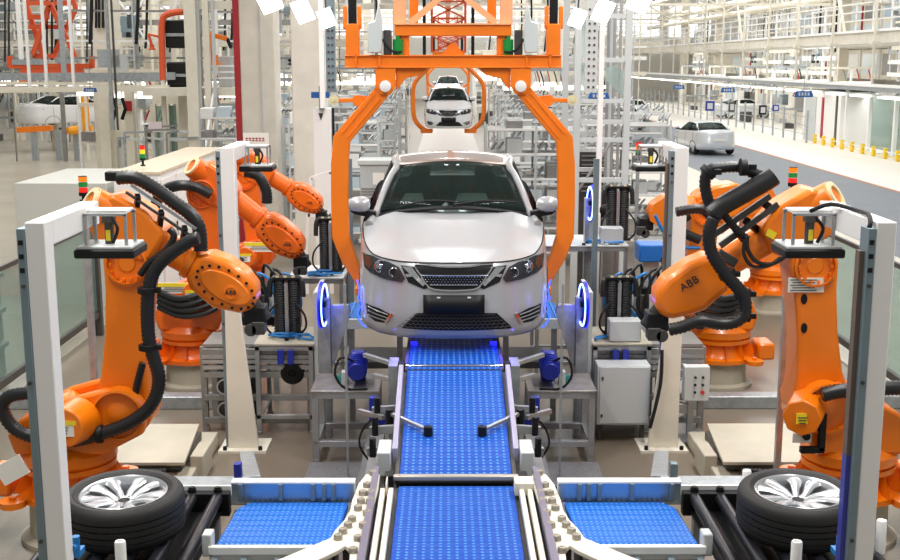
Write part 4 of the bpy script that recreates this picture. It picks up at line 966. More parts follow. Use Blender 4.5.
for a, b_ in (((306, 250), (311, 178)), ((331, 250), (331, 172)), ((311, 178), (331, 172)), ((308, 215), (331, 215))):
    m = MB(); m.bar(P(*a, 18.5), P(*b_, 18.5), .055); m.obj('bar', WHITE, R)
for px_ in (306, 331): c_ = P(px_, 250, 18.5); m = MB(); m.bb(c_.x - .03, c_.x + .03, 18.47, 18.53, 0, c_.z); m.obj('leg', WHITE, R)
# ------------------------------------------------------------------ aluminium tables, ring lights, motors, bellows
def alu_table(name, x0, x1, y0, y1, z, label, top, cat='table', w_=.045, shelf=True):
    R = thing(name, ((x0 + x1) / 2, (y0 + y1) / 2, 0), label, cat)
    m = MB(); m.bb(x0 - .01, x1 + .01, y0 - .01, y1 + .01, z - .02, z); m.obj('tabletop', top, R, bevel=.004)
    h = w_ / 2
    for x in (x0 + h, x1 - h):
        for y in (y0 + h, y1 - h):
            m = MB(); m.bb(x - h, x + h, y - h, y + h, .0, z - .02); m.cyl((x, y, 0), (x, y, .03), .035, n=12); m.obj('leg', ALU, R, bevel=.003)
    rl = (z - .05, .18) if shelf else (z - .05,)
    for zz in rl:
        for y in (y0 + h, y1 - h): m = MB(); m.bb(x0, x1, y - h, y + h, zz - h, zz + h); m.obj('crossbar', ALU, R, bevel=.003)
        for x in (x0 + h, x1 - h): m = MB(); m.bb(x - h, x + h, y0, y1, zz - h, zz + h); m.obj('crossbar', ALU, R, bevel=.003)
    return R
def ring_light(x, y, z, r, label, post=True, s=1, gus=True):
    R = thing('ring_light', (x, y, 0), label, 'ring light'); ax = Vector((-s, -.06, 0)).normalized(); o = Vector((x, y, z))
    m = MB(); m.lathe([(r + .012, -.012), (r + .012, .012), (r - .05, .012), (r - .05, -.012)], o, ax, 40, closed=True); m.obj('housing', BLUEM, R)
    m = MB(); m.lathe([(r, .012), (r, .02), (r - .016, .02), (r - .016, .012)], o, ax, 40, closed=True); m.obj('led_ring', RINGE, R)
    m = MB(); m.lathe([(r + .02, -.022), (r + .02, -.014), (r + .0, -.014), (r + .0, -.022)], o, ax, 40, closed=True); m.obj('blue_rim', LEDB, R)
    m = MB(); m.lathe([(r - .05, .0), (0, .0)], o, ax, 40); m.obj('diffuser', mat('ring_diffuser', (36, 30, 160), .3), R)
    if post:
        m = MB(); m.bb(x + s * .0 - .06, x + .06, y + .07, y + .2, 0, z + .05); m.obj('post', GREYP if 0 else STEEL, R, bevel=.005)
        m = MB(); m.bar(o, o + Vector((0, .1, 0)), .05); m.obj('clamp', BLACK, R)
        if gus: m = MB(); m.py([(x - s * .06, z - .02), (x - s * .24, z - .02), (x - s * .26, z - .10), (x - s * .09, z - .62), (x - s * .06, z - .62)], y + .10, y + .16); m.obj('gusset', STEEL, R, bevel=.004)
    l = bpy.data.lights.new('ring_glow', 'POINT'); l.energy = 1; l.color = (.12, .12, 1); l.shadow_soft_size = .1
    lo = bpy.data.objects.new('ring_glow', l); COL.objects.link(lo); lo.location = o + ax * .12
    return R
def bellows(x, y, z, h, label):
    R = thing('bellows_stand', (x, y, z), label, 'bellows stand')
    for k, dx in enumerate((-.075, .075)):
        m = MB(); prof = [(0, 0)]; n = int(h / .025)
        for i in range(n): prof += [(.058, i * h / n), (.064, (i + .5) * h / n)]
        prof += [(.055, h), (0, h)]; m.lathe(prof, (x + dx, y, z), n=14); m.obj('bellows', RUBBER, R, ang=20)
    m = MB(); m.bb(x - .018, x + .018, y - .06, y - .03, z + .02, z + h * .95); m.obj('steel_strip', ALU, R)
    m = MB(); m.bb(x - .13, x + .13, y - .07, y + .07, z + h, z + h + .03); m.obj('top_plate', BLACK, R, bevel=.006)
    m = MB(); m.bb(x - .15, x + .15, y - .1, y + .1, z, z + .02); m.obj('foot_plate', BLACK, R)
    for s_ in (-1, 1):
        m = MB(); m.tube([(x + s_ * .1, y, z + h + .02), (x + s_ * .16, y - .03, z + h - .02), (x + s_ * .17, y - .05, z + h * .7)], .03, 8); m.obj('side_hose', HOSE, R)
        m = MB(); m.tube([(x + s_ * .09, y - .06, z + h * .6), (x + s_ * .19, y - .12, z + h * .4), (x + s_ * .2, y - .12, z + .1), (x + s_ * .12, y - .14, z + .02)], .011, 6); m.obj('cable', BLACK, R)
    for k in range(3): m = MB(); m.bb(x - .1 + k * .08, x - .07 + k * .08, y - .075, y - .06, z + h + .03, z + h + .045); m.obj('hose_fitting', GASK, R)
    return R
def blue_tangle(x, y, z, label, seed):
    random.seed(seed); R = thing('air_hose_loop', (x, y, z), label, 'air hoses')
    for k in range(3):
        pts = [(x + random.uniform(-.26, .26), y + random.uniform(-.12, .1), z + .012 + random.uniform(0, .05)) for _ in range(5)]
        m = MB(); m.tube(pts, .011, 6, sm=5); m.obj('hose', BLUEC, R)
    for k in range(4):
        a = (x + random.uniform(-.25, .25), y + random.uniform(-.15, .1), z + .012); m = MB(); m.box(a, (.04, .03, .024)); m.obj('fitting', WHITE if k % 2 else BLACK, R)
for s, side in ((-1, 'left'), (1, 'right')):
    fx = lambda a, b: (min(s * a, s * b), max(s * a, s * b))
    x0, x1 = fx(.70, 1.32)
    alu_table('aluminium_table', x0, x1, 10.4, 11.0, .70, 'low aluminium table with steel top on the %s of the belt slope' % side, mat('worn_steel_top', (160, 154, 150), .35, .5, noise=.25, nscale=12), w_=.06)
    ring_light(s * 1.27, 11.08, 1.37, .21, 'glowing blue ring light low on the %s of the car, above the aluminium table' % side, s=s)
    if s > 0: ring_light(s * 1.62, 13.45, 2.08, .20, 'glowing blue ring light high on the %s, behind the carrier leg' % side, s=s, gus=False)
    # blue gear motor on the table corner
    R = thing('gear_motor', (s * .93, 10.62, .70), 'blue gear motor on the inner end of the %s aluminium table' % side, 'motor')
    m = MB(); m.cyl((s * .90, 10.45, .86), (s * .92, 10.72, .90), .085, n=24); m.obj('motor_body', BLUEM, R, bevel=.008)
    for k in range(5): m = MB(); m.cyl((s * .902, 10.48 + k * .045, .865 + k * .007), (s * .902, 10.49 + k * .045, .866 + k * .007), .095, n=24); m.obj('cooling_fin', BLUEM, R)
    m = MB(); m.bb(*fx(.84, .98), 10.72, 10.86, .70, .98); m.obj('gearbox', BLUEM, R, bevel=.02)
    m = MB(); m.bb(*fx(1.0, 1.06), 10.6, 10.7, .70, .82); m.obj('white_bracket', GREYP, R)
    m = MB(); m.tube([(s * .92, 10.5, .95), (s * 1.05, 10.45, 1.0), (s * 1.1, 10.42, .85), (s * 1.0, 10.4, .72), (s * .8, 10.42, .71)], .012, 6); m.obj('cable', BLACK, R)
    m = MB(); m.cyl((s * 1.06, 10.72, .70), (s * 1.06, 10.72, .76), .05, n=16); m.cyl((s * 1.06, 10.72, .76), (s * 1.06, 10.72, .79), .02, n=10); tag(m.obj('hand_knob', TEAL, None), 'small teal knob on the %s aluminium table' % side, 'knob')
    # small cross belt under the car's side and its frame
    R = thing('cross_conveyor', (s * .75, 12.2, 0), 'short ribbed blue belt under the %s side of the hanging car' % side, 'conveyor')
    m = MB(); x0, x1 = fx(.50, 1.12); m.bb(x0, x1, 11.7, 12.5, 1.06, 1.10); m.obj('belt', BELTW, R)
    for k in range(8): m = MB(); xk = s * (.54 + k * .075); m.bb(xk - .006, xk + .006, 11.7, 12.5, 1.10, 1.115); m.obj('belt_rib', mat('belt_rib_blue', (60, 140, 226), .4), R)
    m = MB(); m.bb(x0 - .02, x1 + .02, 11.64, 11.69, 1.0, 1.1); m.obj('front_rail', GREYP, R)
    for k in (.55, 1.05): m = MB(); m.bb(s * k - .03, s * k + .03, 11.7, 11.76, 0, 1.0); m.obj('leg', ALU, R)
    m = MB(); m.bb(x0, x1, 11.75, 12.4, .55, .62); m.obj('lower_shelf', DSTEEL, R)
    # tool arms from the belt side towards the table
    R = thing('transfer_arm', (s * .75, 9.9, .9), 'lilac lit metal arm between the belt slope and the %s aluminium table' % side, 'arm')
    m = MB(); m.bar((s * .50, 9.75, 1.12), (s * .80, 10.1, 1.12), .045, .04); m.obj('upper_arm', ALU, R, bevel=.006)
    m = MB(); m.bar((s * .50, 9.6, 1.02), (s * .70, 9.85, 1.0), .045, .04); m.obj('lower_arm', ALU, R, bevel=.006)
    m = MB(); m.bb(*fx(.48, .56), 9.55, 9.85, .0, 1.16); m.obj('upright', STEEL, R)
    m = MB(); m.bb(*fx(.56, .70), 9.5, 9.62, .62, .80); m.obj('valve_box', BLUEM, R, bevel=.01)
    # control stand by the belt
    R = thing('limit_switch_stand', (s * .67, 9.3, 0), 'thin aluminium switch stand beside the %s rail of the belt slope' % side, 'stand')
    m = MB(); m.bb(s * .67 - .02, s * .67 + .02, 9.28, 9.32, 0, .92); m.obj('post', ALU, R)
    m = MB(); m.bb(s * .67 - .035, s * .67 + .035, 9.22, 9.28, .78, .98); m.obj('switch_box', BLUEM, R, bevel=.006)
    m = MB(); m.bb(s * .67 - .025, s * .67 + .025, 9.22, 9.27, .55, .7); m.obj('white_box', GREYP, R, bevel=.006)
    m = MB(); m.tube([(s * .67, 9.25, .8), (s * .76, 9.25, .7), (s * .8, 9.4, .5), (s * .7, 9.5, .3)], .01, 6); m.obj('cable', BLACK, R)
    # emissive blue tube on a rod by the car's flank
    R = thing('blue_loop', (s * .95, 9.92, 0), 'glowing blue loop standing beside the %s front corner of the car' % side, 'strip light')
    loop = [(357, 280), (360, 290), (358, 299), (362, 303), (358, 313), (361, 323), (366, 327)]
    lp_ = [P(a, b, 9.9) for a, b in loop]
    m = MB(); m.tube([(s * abs(q.x), 9.9, q.z) for q in lp_], .006, 6, sm=2); m.obj('glow_tube', GLOWB, R)
    m = MB(); m.bar((s * .95, 9.92, 0), (s * .95, 9.92, 1.80), .02); m.obj('rod', STEEL, R)
    l = bpy.data.lights.new('loop_glow', 'POINT'); l.energy = .4; l.color = (.12, .12, 1); l.shadow_soft_size = .08
    lo = bpy.data.objects.new('loop_glow', l); COL.objects.link(lo); lo.location = (s * 1.08, 10.15, 1.6)
    # added blue fill for the slope: area light plus a tiny glowing bar
    for yy in (9.55,):
        l = bpy.data.lights.new('under_car_glow', 'AREA'); l.energy = 5; l.color = (.08, .06, 1); l.size = .15
        lo = bpy.data.objects.new('under_car_glow', l); COL.objects.link(lo); lo.location = (s * .47, 10.1, 1.33); lo.rotation_euler = (math.radians(-42), 0, 0)
        m = MB(); m.bb(s * .36 - .03, s * .36 + .03, 10.25, 10.28, 1.172, 1.20); tag(m.obj('blue_fill_bar', LEDB, None), 'tiny added blue glow bar on the belt rail under the %s of the car bumper' % side, 'lamp')
    # machine table with bellows
    x0, x1 = fx(1.40, 1.98)
    alu_table('machine_table', x0, x1, 11.25, 12.0, .94, 'cream topped machine table beyond the aluminium table on the %s' % side, OFFW)
    bellows(s * 1.70, 11.65, .94, .58, 'pair of black rubber bellows on the cream machine table at the %s' % side)
    blue_tangle(s * 1.62, 11.45, .94, 'loops of blue air hose lying on the %s cream machine table' % side, 3 if s < 0 else 4)
    R = thing('profile_frame', (s * 1.33, 11.6, 0), 'pale profile frame beside the inner edge of the %s machine table' % side, 'frame')
    for yy in (11.3, 12.0): m = MB(); m.bb(s * 1.37 - .02, s * 1.37 + .02, yy - .02, yy + .02, 0, 1.45); m.obj('upright', GREYP, R)
    for zz in (1.43, 1.2, .6): m = MB(); m.bb(s * 1.37 - .02, s * 1.37 + .02, 11.3, 12.0, zz - .02, zz + .02); m.obj('crossbar', GREYP, R)
    m = MB(); m.bb(*fx(1.28, 1.35), 11.25, 11.32, 1.22, 1.28); m.obj('yellow_valve', YEL, R)
    for k in range(2):
        m = MB(); xk = s * (1.62 + k * .1); m.bb(xk - .03, xk + .03, 11.2, 11.24, .74, .88); m.obj('blue_clamp', BLUEM, R)
    # slatted cage machine
    x0, x1 = fx(1.45, 2.52)
    R = thing('slatted_machine', (s * 1.96, 11.6, 0), 'aluminium profile frame with slatted front under the %s machine table' % side, 'machine')
    for x in (x0, (x0 + x1) / 2 + s * .1, x1):
        for yy in (11.38, 11.9): m = MB(); m.bb(x - .03, x + .03, yy - .03, yy + .03, 0, .88); m.obj('upright', ALUD, R)
    for z in (.12, .36, .60, .84): m = MB(); m.bb(x0, x1, 11.32, 11.38, z - .03, z + .03); m.obj('crossbar', ALUD, R, bevel=.004)
    for z in (.68, .74, .79): m = MB(); m.bb(x0, x1, 11.31, 11.35, z - .02, z + .02); m.obj('slat', ALU, R)
    m = MB(); m.bb(x0, x1, 11.35, 11.9, .88, .91); m.obj('top_panel', ALUD, R)
    m = MB(); m.bb(x0 + .1, x0 + .5, 11.5, 11.85, .1, .8); m.obj('motor_housing', DSTEEL, R, bevel=.02)
    m = MB(); c_ = Vector((s * 1.62, 11.42, .62)); m.lathe([(.12, 0), (.12, .1), (.09, .12), (.04, .12), (.03, .1), (0, .1)], c_, (0, -1, 0), 24); m.obj('black_fan', BLACK, R)
    for k in range(2):
        m = MB(); m.lathe([(.07, 0), (.085, 0), (.085, .02), (.07, .02)], (s * 2.3, 11.31, .24 + .24 * k), (0, -1, 0), 20, closed=True); m.obj('round_port', ALU, R)
    # upper station further back
    if s > 0: x0, x1, zt_b, bxx = .98, 2.05, 1.60, 1.98
    else: x0, x1, zt_b, bxx = -1.92, -1.28, 1.22, -1.46
    alu_table('raised_table', x0, x1, 13.35, 14.2, zt_b, ('tall aluminium bench on the right, level with the car windscreen' if s > 0 else 'tall aluminium bench on the left, between the second robot and the carrier leg'), GREYP)
    bellows(bxx, 13.8, zt_b, .62, 'pair of black rubber bellows on the tall %s bench' % side)
    blue_tangle(bxx - .2 if s > 0 else bxx, 13.5, zt_b, 'loops of blue air hose on the tall %s bench' % side, 7 if s < 0 else 9)
    m = MB(); xp_ = 1.64 if s > 0 else -1.17; m.bar((xp_, 13.2, 0), (xp_, 13.2, 2.62), .06, .06); tag(m.obj('steel_post', BLSTEEL, None), 'dark steel post behind the %s carrier leg' % side, 'post')
    m = MB(); m.bb(*fx(1.45, 1.95), 14.3, 14.4, 1.9, 2.16); tag(m.obj('dark_motor', BLACK, None, bevel=.05), 'black drum motor behind the bellows of the tall %s bench' % side, 'motor') if 0 else None
    # plates on the floor
    R = thing('platform_plate', (s * 2.9, 10.3, 0), 'large pale floor platform with a raised plate, %s, beyond the tyre' % side, 'platform')
    m = MB(); m.bb(*fx(2.3, 3.6), 9.5, 10.9, 0, .14); m.obj('base', OFFW, R, bevel=.01)
    m = MB(); m.pz([(s * 2.45, 10.75), (s * 3.3, 10.75), (s * 3.25, 9.65), (s * 2.35, 9.65)], .24, .27); m.obj('raised_plate', OFFW, R, bevel=.004)
    m = MB(); m.bb(*fx(2.4, 3.2), 9.75, 10.6, .16, .24); m.obj('dark_gap_support', DSTEEL, R)
    m = MB(); m.bb(*fx(2.24, 2.36), 9.9, 10.3, .0, .24); m.obj('side_box', OFFW, R, bevel=.01)
    m = MB(); m.tube([(s * 2.5, 9.6, .2), (s * 2.9, 9.55, .2), (s * 3.3, 9.6, .2)], .035, 8, corr=.1); m.obj('black_cable_chain', HOSE, R)
    # robot cell floor channel behind the second robot
    m = MB(); m.bb(*fx(2.6, 5.0), 12.1, 12.3, 0, .14); tag(m.obj('base_channel', STEEL, None, bevel=.01), 'low grey steel channel on the floor before the second %s robot' % side, 'beam')
    m = MB(); m.bb(*fx(2.5, 4.4), 12.35, 14.0, 0, .06); tag(m.obj('robot_plinth', OFFW, None, bevel=.01), 'flat pale plinth under the second %s robot' % side, 'plinth') if 0 else None
    # glass fence
    R = thing('glass_fence', (s * 4.85, 12, 0), 'glass safety fence with dark posts along the outside of the %s robots' % side, 'fence')
    ys = (7.0, 9.2, 11.4, 13.5, 15.6)
    for yy in ys: m = MB(); m.bb(s * 4.85 - .05, s * 4.85 + .05, yy - .05, yy + .05, 0, 1.55); m.obj('post', DSTEEL, R, bevel=.005)
    for a, b_ in zip(ys, ys[1:]):
        m = MB(); m.bb(s * 4.85 - .006, s * 4.85 + .006, a + .06, b_ - .06, .36, 1.5); m.obj('glass_pane', GLASS, R)
        m = MB(); m.bb(s * 4.85 - .03, s * 4.85 + .03, a + .05, b_ - .05, .26, .34); m.obj('lower_rail', DSTEEL, R)
        m = MB(); m.bb(s * 4.85 - .02, s * 4.85 + .02, a + .05, b_ - .05, 1.5, 1.55); m.obj('upper_rail', DSTEEL, R)
# right only: grey cabinet, white box, push-button box
def cabinet_px(name, a, b, Y, dep, m_, label, cat, bev=.006):
    p0 = P(*a, Y); p1 = P(*b, Y); m = MB(); m.bb(p0.x, p1.x, Y, Y + dep, p1.z, p0.z); return m, p0, p1
R = thing('steel_cabinet', (1.7, 11.0, 0), 'plain grey steel cabinet under the right machine table', 'cabinet')
p0, p1 = P(598, 366, 10.95), P(649, 425, 10.95)
m = MB(); m.bb(p0.x, p1.x, 10.95, 11.2, p1.z, p0.z); m.obj('body', GREYP, R, bevel=.008)
m = MB(); m.bb(p0.x + .02, p1.x - .01, 10.935, 10.95, p1.z + .02, p0.z - .01); d_ = m.obj('door', GREYP, R, bevel=.004)
for z in (p0.z - .12, p1.z + .1): m = MB(); m.box((p0.x + .045, 10.93, z), (.02, .012, .03)); m.obj('lock', DSTEEL, d_)
for x in (p0.x + .05, p1.x - .05): m = MB(); m.bb(x - .02, x + .02, 11.05, 11.1, 0, p1.z); m.obj('leg', DSTEEL, R)
p0, p1 = P(609, 325, 11.35), P(640, 346, 11.35)
m = MB(); m.bb(p0.x, p1.x, 11.3, 11.5, .945, p0.z + .05); tag(m.obj('junction_box', GREYP, None, bevel=.01), 'light grey box standing on the right machine table before the bellows', 'box')
p0, p1 = P(600, 227, 13.5), P(622, 243, 13.5)
m = MB(); m.bb(p0.x, p1.x, 13.4, 13.6, 1.605, p0.z); tag(m.obj('junction_box', GREYP, None, bevel=.01), 'light grey box on the tall right bench before the bellows', 'box')
R = thing('push_button_box', (P(698, 380, 11.1).x, 11.1, 0), 'grey push-button box with a red stop button on an aluminium post', 'control box')
p0, p1 = P(685, 367, 11.0), P(709, 401, 11.0)
m = MB(); m.bb(p0.x, p1.x, 11.0, 11.12, p1.z, p0.z); bo = m.obj('box', GREYP, R, bevel=.008)
for i in range(2):
    for j in range(3):
        c = Vector((p0.x + (p1.x - p0.x) * (.42 + .3 * i), 11.0, p0.z - (p0.z - p1.z) * (.3 + .22 * j))); red = i == 1 and j == 2
        m = MB(); m.cyl(c, c + Vector((0, -.02, 0)), .02 if red else .012, n=14); m.obj('red_button' if red else 'button', RED if red else BLACK, bo)
m = MB(); m.bb(p0.x + .07, p0.x + .13, 11.12, 11.18, 0, p0.z - .05); m.obj('post', ALU, R, bevel=.004)
m = MB(); m.bb(p0.x - .02, p1.x, 10.9, 11.5, 0, .03); m.obj('foot', ALU, R)
m = MB(); m.bb(p0.x - .25, p0.x + .1, 11.14, 11.2, .25, .32); m.obj('side_bar', ALU, R)
m = MB(); m.tube([P(662, 350, 10.7), P(661, 380, 10.7), P(656, 405, 10.7), P(650, 428, 10.7)], .018, 8); tag(m.obj('black_cable', HOSE), 'black cable hanging down beside the second white post on the right', 'cable')
# stack lights
def stack_light(pt, pb, Y, label, cols, stand=True):
    a, b = P(*pt, Y), P(*pb, Y); R = thing('stack_light', (b.x, Y, 0 if stand else b.z), label, 'signal light'); n = len(cols); h = (a.z - b.z) * .62 / n; z = a.z - h * n; r = .035 * (1 if Y < 10 else 1.15)
    m = MB(); m.cyl((b.x, Y, z - .03), (b.x, Y, z), r * 1.05, n=20); m.cyl((b.x, Y, b.z), (b.x, Y, z), r * .45, n=12); m.cyl((b.x, Y, b.z), (b.x, Y, b.z + .02), r * .95, n=16); m.obj('base', BLACK, R)
    for k, c in enumerate(cols): m = MB(); m.cyl((b.x, Y, z + h * (n - 1 - k)), (b.x, Y, z + h * (n - k) - .006), r, n=20); m.obj('lamp_segment', c, R)
    m = MB(); m.cyl((b.x, Y, a.z - .006), (b.x, Y, a.z), r * .98, n=20); m.obj('cap', BLACK, R)
    if stand: m = MB(); m.bar((b.x, Y, 0), (b.x, Y, b.z), .05); m.obj('stand', STEEL, R)
ALAMP = mat('amber_lamp', (255, 120, 20), .3, emit=.6); RLAMP = mat('red_lamp', (225, 40, 30), .3, emit=.5); GLAMP = mat('green_lamp', (20, 130, 60), .3, emit=.2)
stack_light((83, 176), (84, 202), 9.4, 'signal light with orange, green and red lamps behind the nearest left robot', [ALAMP, GLAMP, RLAMP])
stack_light((792, 167), (792, 192), 9.4, 'signal light with orange, green and red lamps above the nearest right robot', [ALAMP, GLAMP, RLAMP])
stack_light((143, 145), (143, 166), 17.4, 'signal light with red, yellow and green lamps on the left white cabinet', [RLAMP, mat('yellow_lamp', (240, 190, 30), .3, emit=.6), GLAMP], False)
stack_light((638, 142), (638, 160), 17.6, 'signal light with red, orange and green lamps beside the tall aluminium tower', [RLAMP, ALAMP, GLAMP])
# lamp rows above
for s, side in ((-1, 'left'), (1, 'right')):
    for k, (yy, w_) in enumerate(((9.6, 'nearest'), (11.9, 'middle'), (14.2, 'farthest'))):
        R = thing('panel_lamp', (s * 1.52, yy, 4.25), 'bright tilted panel lamp at the top %s, %s of the three' % (side, w_), 'lamp')
        M_ = Matrix.Rotation(s * .35, 3, 'Y') @ Matrix.Rotation(math.radians(-50), 3, 'X')
        z_ = P(450, (-2, 11, 18)[k], yy).z
        m = MB(); m.box((s * 1.5, yy, z_), (.19, .26, .03), M_); m.obj('housing', GREYP, R, bevel=.005)
        m = MB(); m.box(Vector((s * 1.5, yy, z_)) - M_ @ Vector((0, 0, .02)), (.17, .24, .012), M_); m.obj('light_panel', LAMPE, R)
        m = MB(); m.bar((s * 1.5, yy, z_ + .01), (s * 1.62, yy, 6.6), .02); m.obj('hanger', DSTEEL, R)

# darker clutter between the machine tables and the second robots
for s, side in ((-1, 'left'), (1, 'right')):
    R = thing('valve_rack', (s * 2.15, 12.6, 0), 'black valve rack with looping hoses behind the %s slatted machine' % side, 'valve rack')
    random.seed(40 + s)
    m = MB(); m.bb(min(s * 1.95, s * 2.4), max(s * 1.95, s * 2.4), 12.45, 12.85, .85, 1.28); bx_ = m.obj('box', BLACK, R, bevel=.02)
    for k in range(4): m = MB(); m.bb(s * (1.98 + .1 * k) - .03, s * (1.98 + .1 * k) + .03, 12.42, 12.45, .95, 1.2); m.obj('valve', DSTEEL if k % 2 else GREYP, bx_, bevel=.005)
    for x in (s * 1.98, s * 2.37): m = MB(); m.bb(x - .03, x + .03, 12.6, 12.66, 0, .85); m.obj('leg', STEEL, R)
    for k in range(6):
        x = s * (1.9 + .09 * k); m = MB(); m.tube([(x, 12.5, 1.28), (x - s * .05, 12.35, 1.45 + .05 * (k % 3)), (x - s * .2, 12.3, 1.38), (x - s * .25, 12.35, 1.1), (x - s * .15, 12.4, .95)], .018, 6); m.obj('hose', HOSE if k % 3 else BLUEC, R)
    R = thing('cable_bundle', (s * 2.75, 13.0, 1.0), 'thick bundle of black cables round the turret of the second %s robot' % side, 'cables')
    for k in range(4):
        m = MB(); m.tube([(s * 3.3, 12.75, 1.0 + .06 * k), (s * 3.0, 12.62 - .02 * k, .92 + .07 * k), (s * 2.65, 12.62, 1.0 + .08 * k), (s * 2.45, 12.8, 1.25 + .05 * k), (s * 2.4, 13.0, 1.5)], .035, 8, corr=.06); m.obj('cable', HOSE, R)
c = P(611, 209, 14.6); R = thing('drum_motor', (c.x, 14.6, 0), 'black drum motor behind the tall right bench, left of its bellows', 'motor')
m = MB(); m.cyl((c.x - .16, 14.6, c.z), (c.x + .16, 14.6, c.z), .11, n=24); m.obj('drum', BLACK, R, bevel=.015)
m = MB(); m.bb(c.x - .1, c.x + .1, 14.5, 14.7, 0, c.z - .09); m.obj('stand', ALUD, R)
c = P(654, 252, 14.8); R = thing('blue_bin', (c.x, 14.8, 0), 'bright blue bin on a grey stand left of the second right white post', 'bin')
m = MB(); m.bb(c.x - .22, c.x + .12, 14.6, 15.0, c.z - .1, c.z + .12); m.obj('bin', mat('bin_blue', (20, 110, 200), .45), R, bevel=.015)
m = MB(); m.bb(c.x - .15, c.x + .05, 14.7, 14.9, 0, c.z - .1); m.obj('stand', GREYP, R)
# ------------------------------------------------------------------ background
def post(x, y, z0, z1, w_, m_, name, label, cat, bev=.0, extra=None):
    m = MB(); m.bb(x - w_ / 2, x + w_ / 2, y - w_ / 2, y + w_ / 2, z0, z1); return tag(m.obj(name, m_, None, bevel=bev), label, cat)
# concrete columns
a = P(237, 100, 23.0).x; b = P(276, 100, 23.0).x
R = thing('concrete_column', ((a + b) / 2, 23.4, 0), 'wide pale column with a red edge, behind the third left robot', 'column')
m = MB(); m.bb(a + .08, b, 23, 23 + (b - a), 0, 9); m.obj('shaft', CONC, R, bevel=.02)
m = MB(); m.bb(a - .03, a + .08, 22.98, 23.1, 0, 9); m.obj('red_edge', REDP, R)
for x in (a + .5,): m = MB(); m.bb(x - .012, x + .012, 22.97, 23, 0, 9); m.obj('conduit', GREYP, R)
a = P(292, 100, 21).x; b = P(325, 100, 21).x
m = MB(); m.bb(a, b, 21, 21 + (b - a), 0, 9); tag(m.obj('concrete_column', CONC, None, bevel=.02), 'pale column just left of the nearest carrier', 'column')
# mast left and right with perforated plates
for s, side, x0, x1 in ((-1, 'left', 325, 336), (1, 'right', 586, 597)):
    c0 = P(x0, 20, 14.5); c1 = P(x1, 92, 14.5)
    R = thing('perforated_mast', ((c0.x + c1.x) / 2, 14.6, 0), 'hanging perforated grey plate mast on the %s of the carrier' % side, 'mast')
    m = MB(); m.bb(c0.x, c1.x, 14.5, 14.54, c1.z, 6.2); pl = m.obj('perforated_plate', BLSTEEL if s < 0 else GREYP, R)
    for k in range(12):
        z = c1.z + .06 + k * .085; m = MB()
        for q in (.3, .7): m.bb(c0.x + (c1.x - c0.x) * q - .012, c0.x + (c1.x - c0.x) * q + .012, 14.492, 14.5, z - .012, z + .012)
        h_ = m.obj('hole_row', DSTEEL, pl)
    xx = c0.x - .05 if s < 0 else c1.x + .05
    m = MB(); m.bb(xx - .03, xx + .03, 14.5, 14.6, P(450, 108, 14.5).z if s < 0 else 0, 6.2); m.obj('post', WHITE, R)
# white machine mast with blue bracket by left column
YM = 19.5; c = P(322, 110, YM); m = MB(); R = thing('white_mast', (c.x, YM, 0), 'white upright housing with a dark arrow and blue top bracket, left of the carrier leg', 'mast')
m.bb(c.x - .15, c.x + .15, YM, YM + .2, 0, P(320, 108, YM).z); m.obj('housing', WHITE, R, bevel=.01)
m = MB(); zq = P(320, 113, YM).z; m.py([(c.x - .06, zq), (c.x + .02, zq), (c.x - .02, zq - .12)], YM - .02, YM); m.obj('arrow_mark', INK, R)
m = MB(); m.bb(c.x - .17, c.x + .13, YM - .05, YM + .15, P(320, 98, YM).z, P(320, 92, YM).z); m.obj('blue_bracket', SIGNB, R)
m = MB(); m.bb(c.x - .04, c.x + .04, YM - .07, YM, P(320, 110, YM).z, P(320, 86, YM).z); m.obj('top_pin', BLSTEEL, R)
m = MB(); m.bb(c.x + .16, c.x + .2, YM, YM + .05, 0, P(320, 108, YM).z); m.obj('black_strip', BLACK, R)
# notice board
R = thing('notice_board', (P(255, 145, 20).x, 20, 0), 'white notice board with red characters at the foot of the red-edged column', 'sign')
p0, p1 = P(243, 133, 20), P(269, 156, 20); m = MB(); m.bb(p0.x, p1.x, 20, 20.03, p1.z, p0.z); bd = m.obj('board', STK, R)
m = MB(); m.bb(p0.x, p0.x + .03, 20, 20.04, 0, p1.z); m.obj('post', GREYP, R)
random.seed(5)
for j, (zf, n_, m_) in enumerate(((.28, 6, REDP), (.68, 3, REDP))):
    for k in range(n_):
        x = p0.x + (p1.x - p0.x) * (.14 + (.13 if n_ == 6 else .2) * k + (.06 if n_ == 3 else 0)); z = p0.z - (p0.z - p1.z) * zf; m = MB()
        m.bb(x - .022, x + .022, 19.99, 20, z - .005 + .02, z + .005 + .02); m.bb(x - .022, x + .022, 19.99, 20, z - .025, z - .015); m.bb(x - .005, x + .005, 19.99, 20, z - .03, z + .035); m.obj('character', m_, bd)
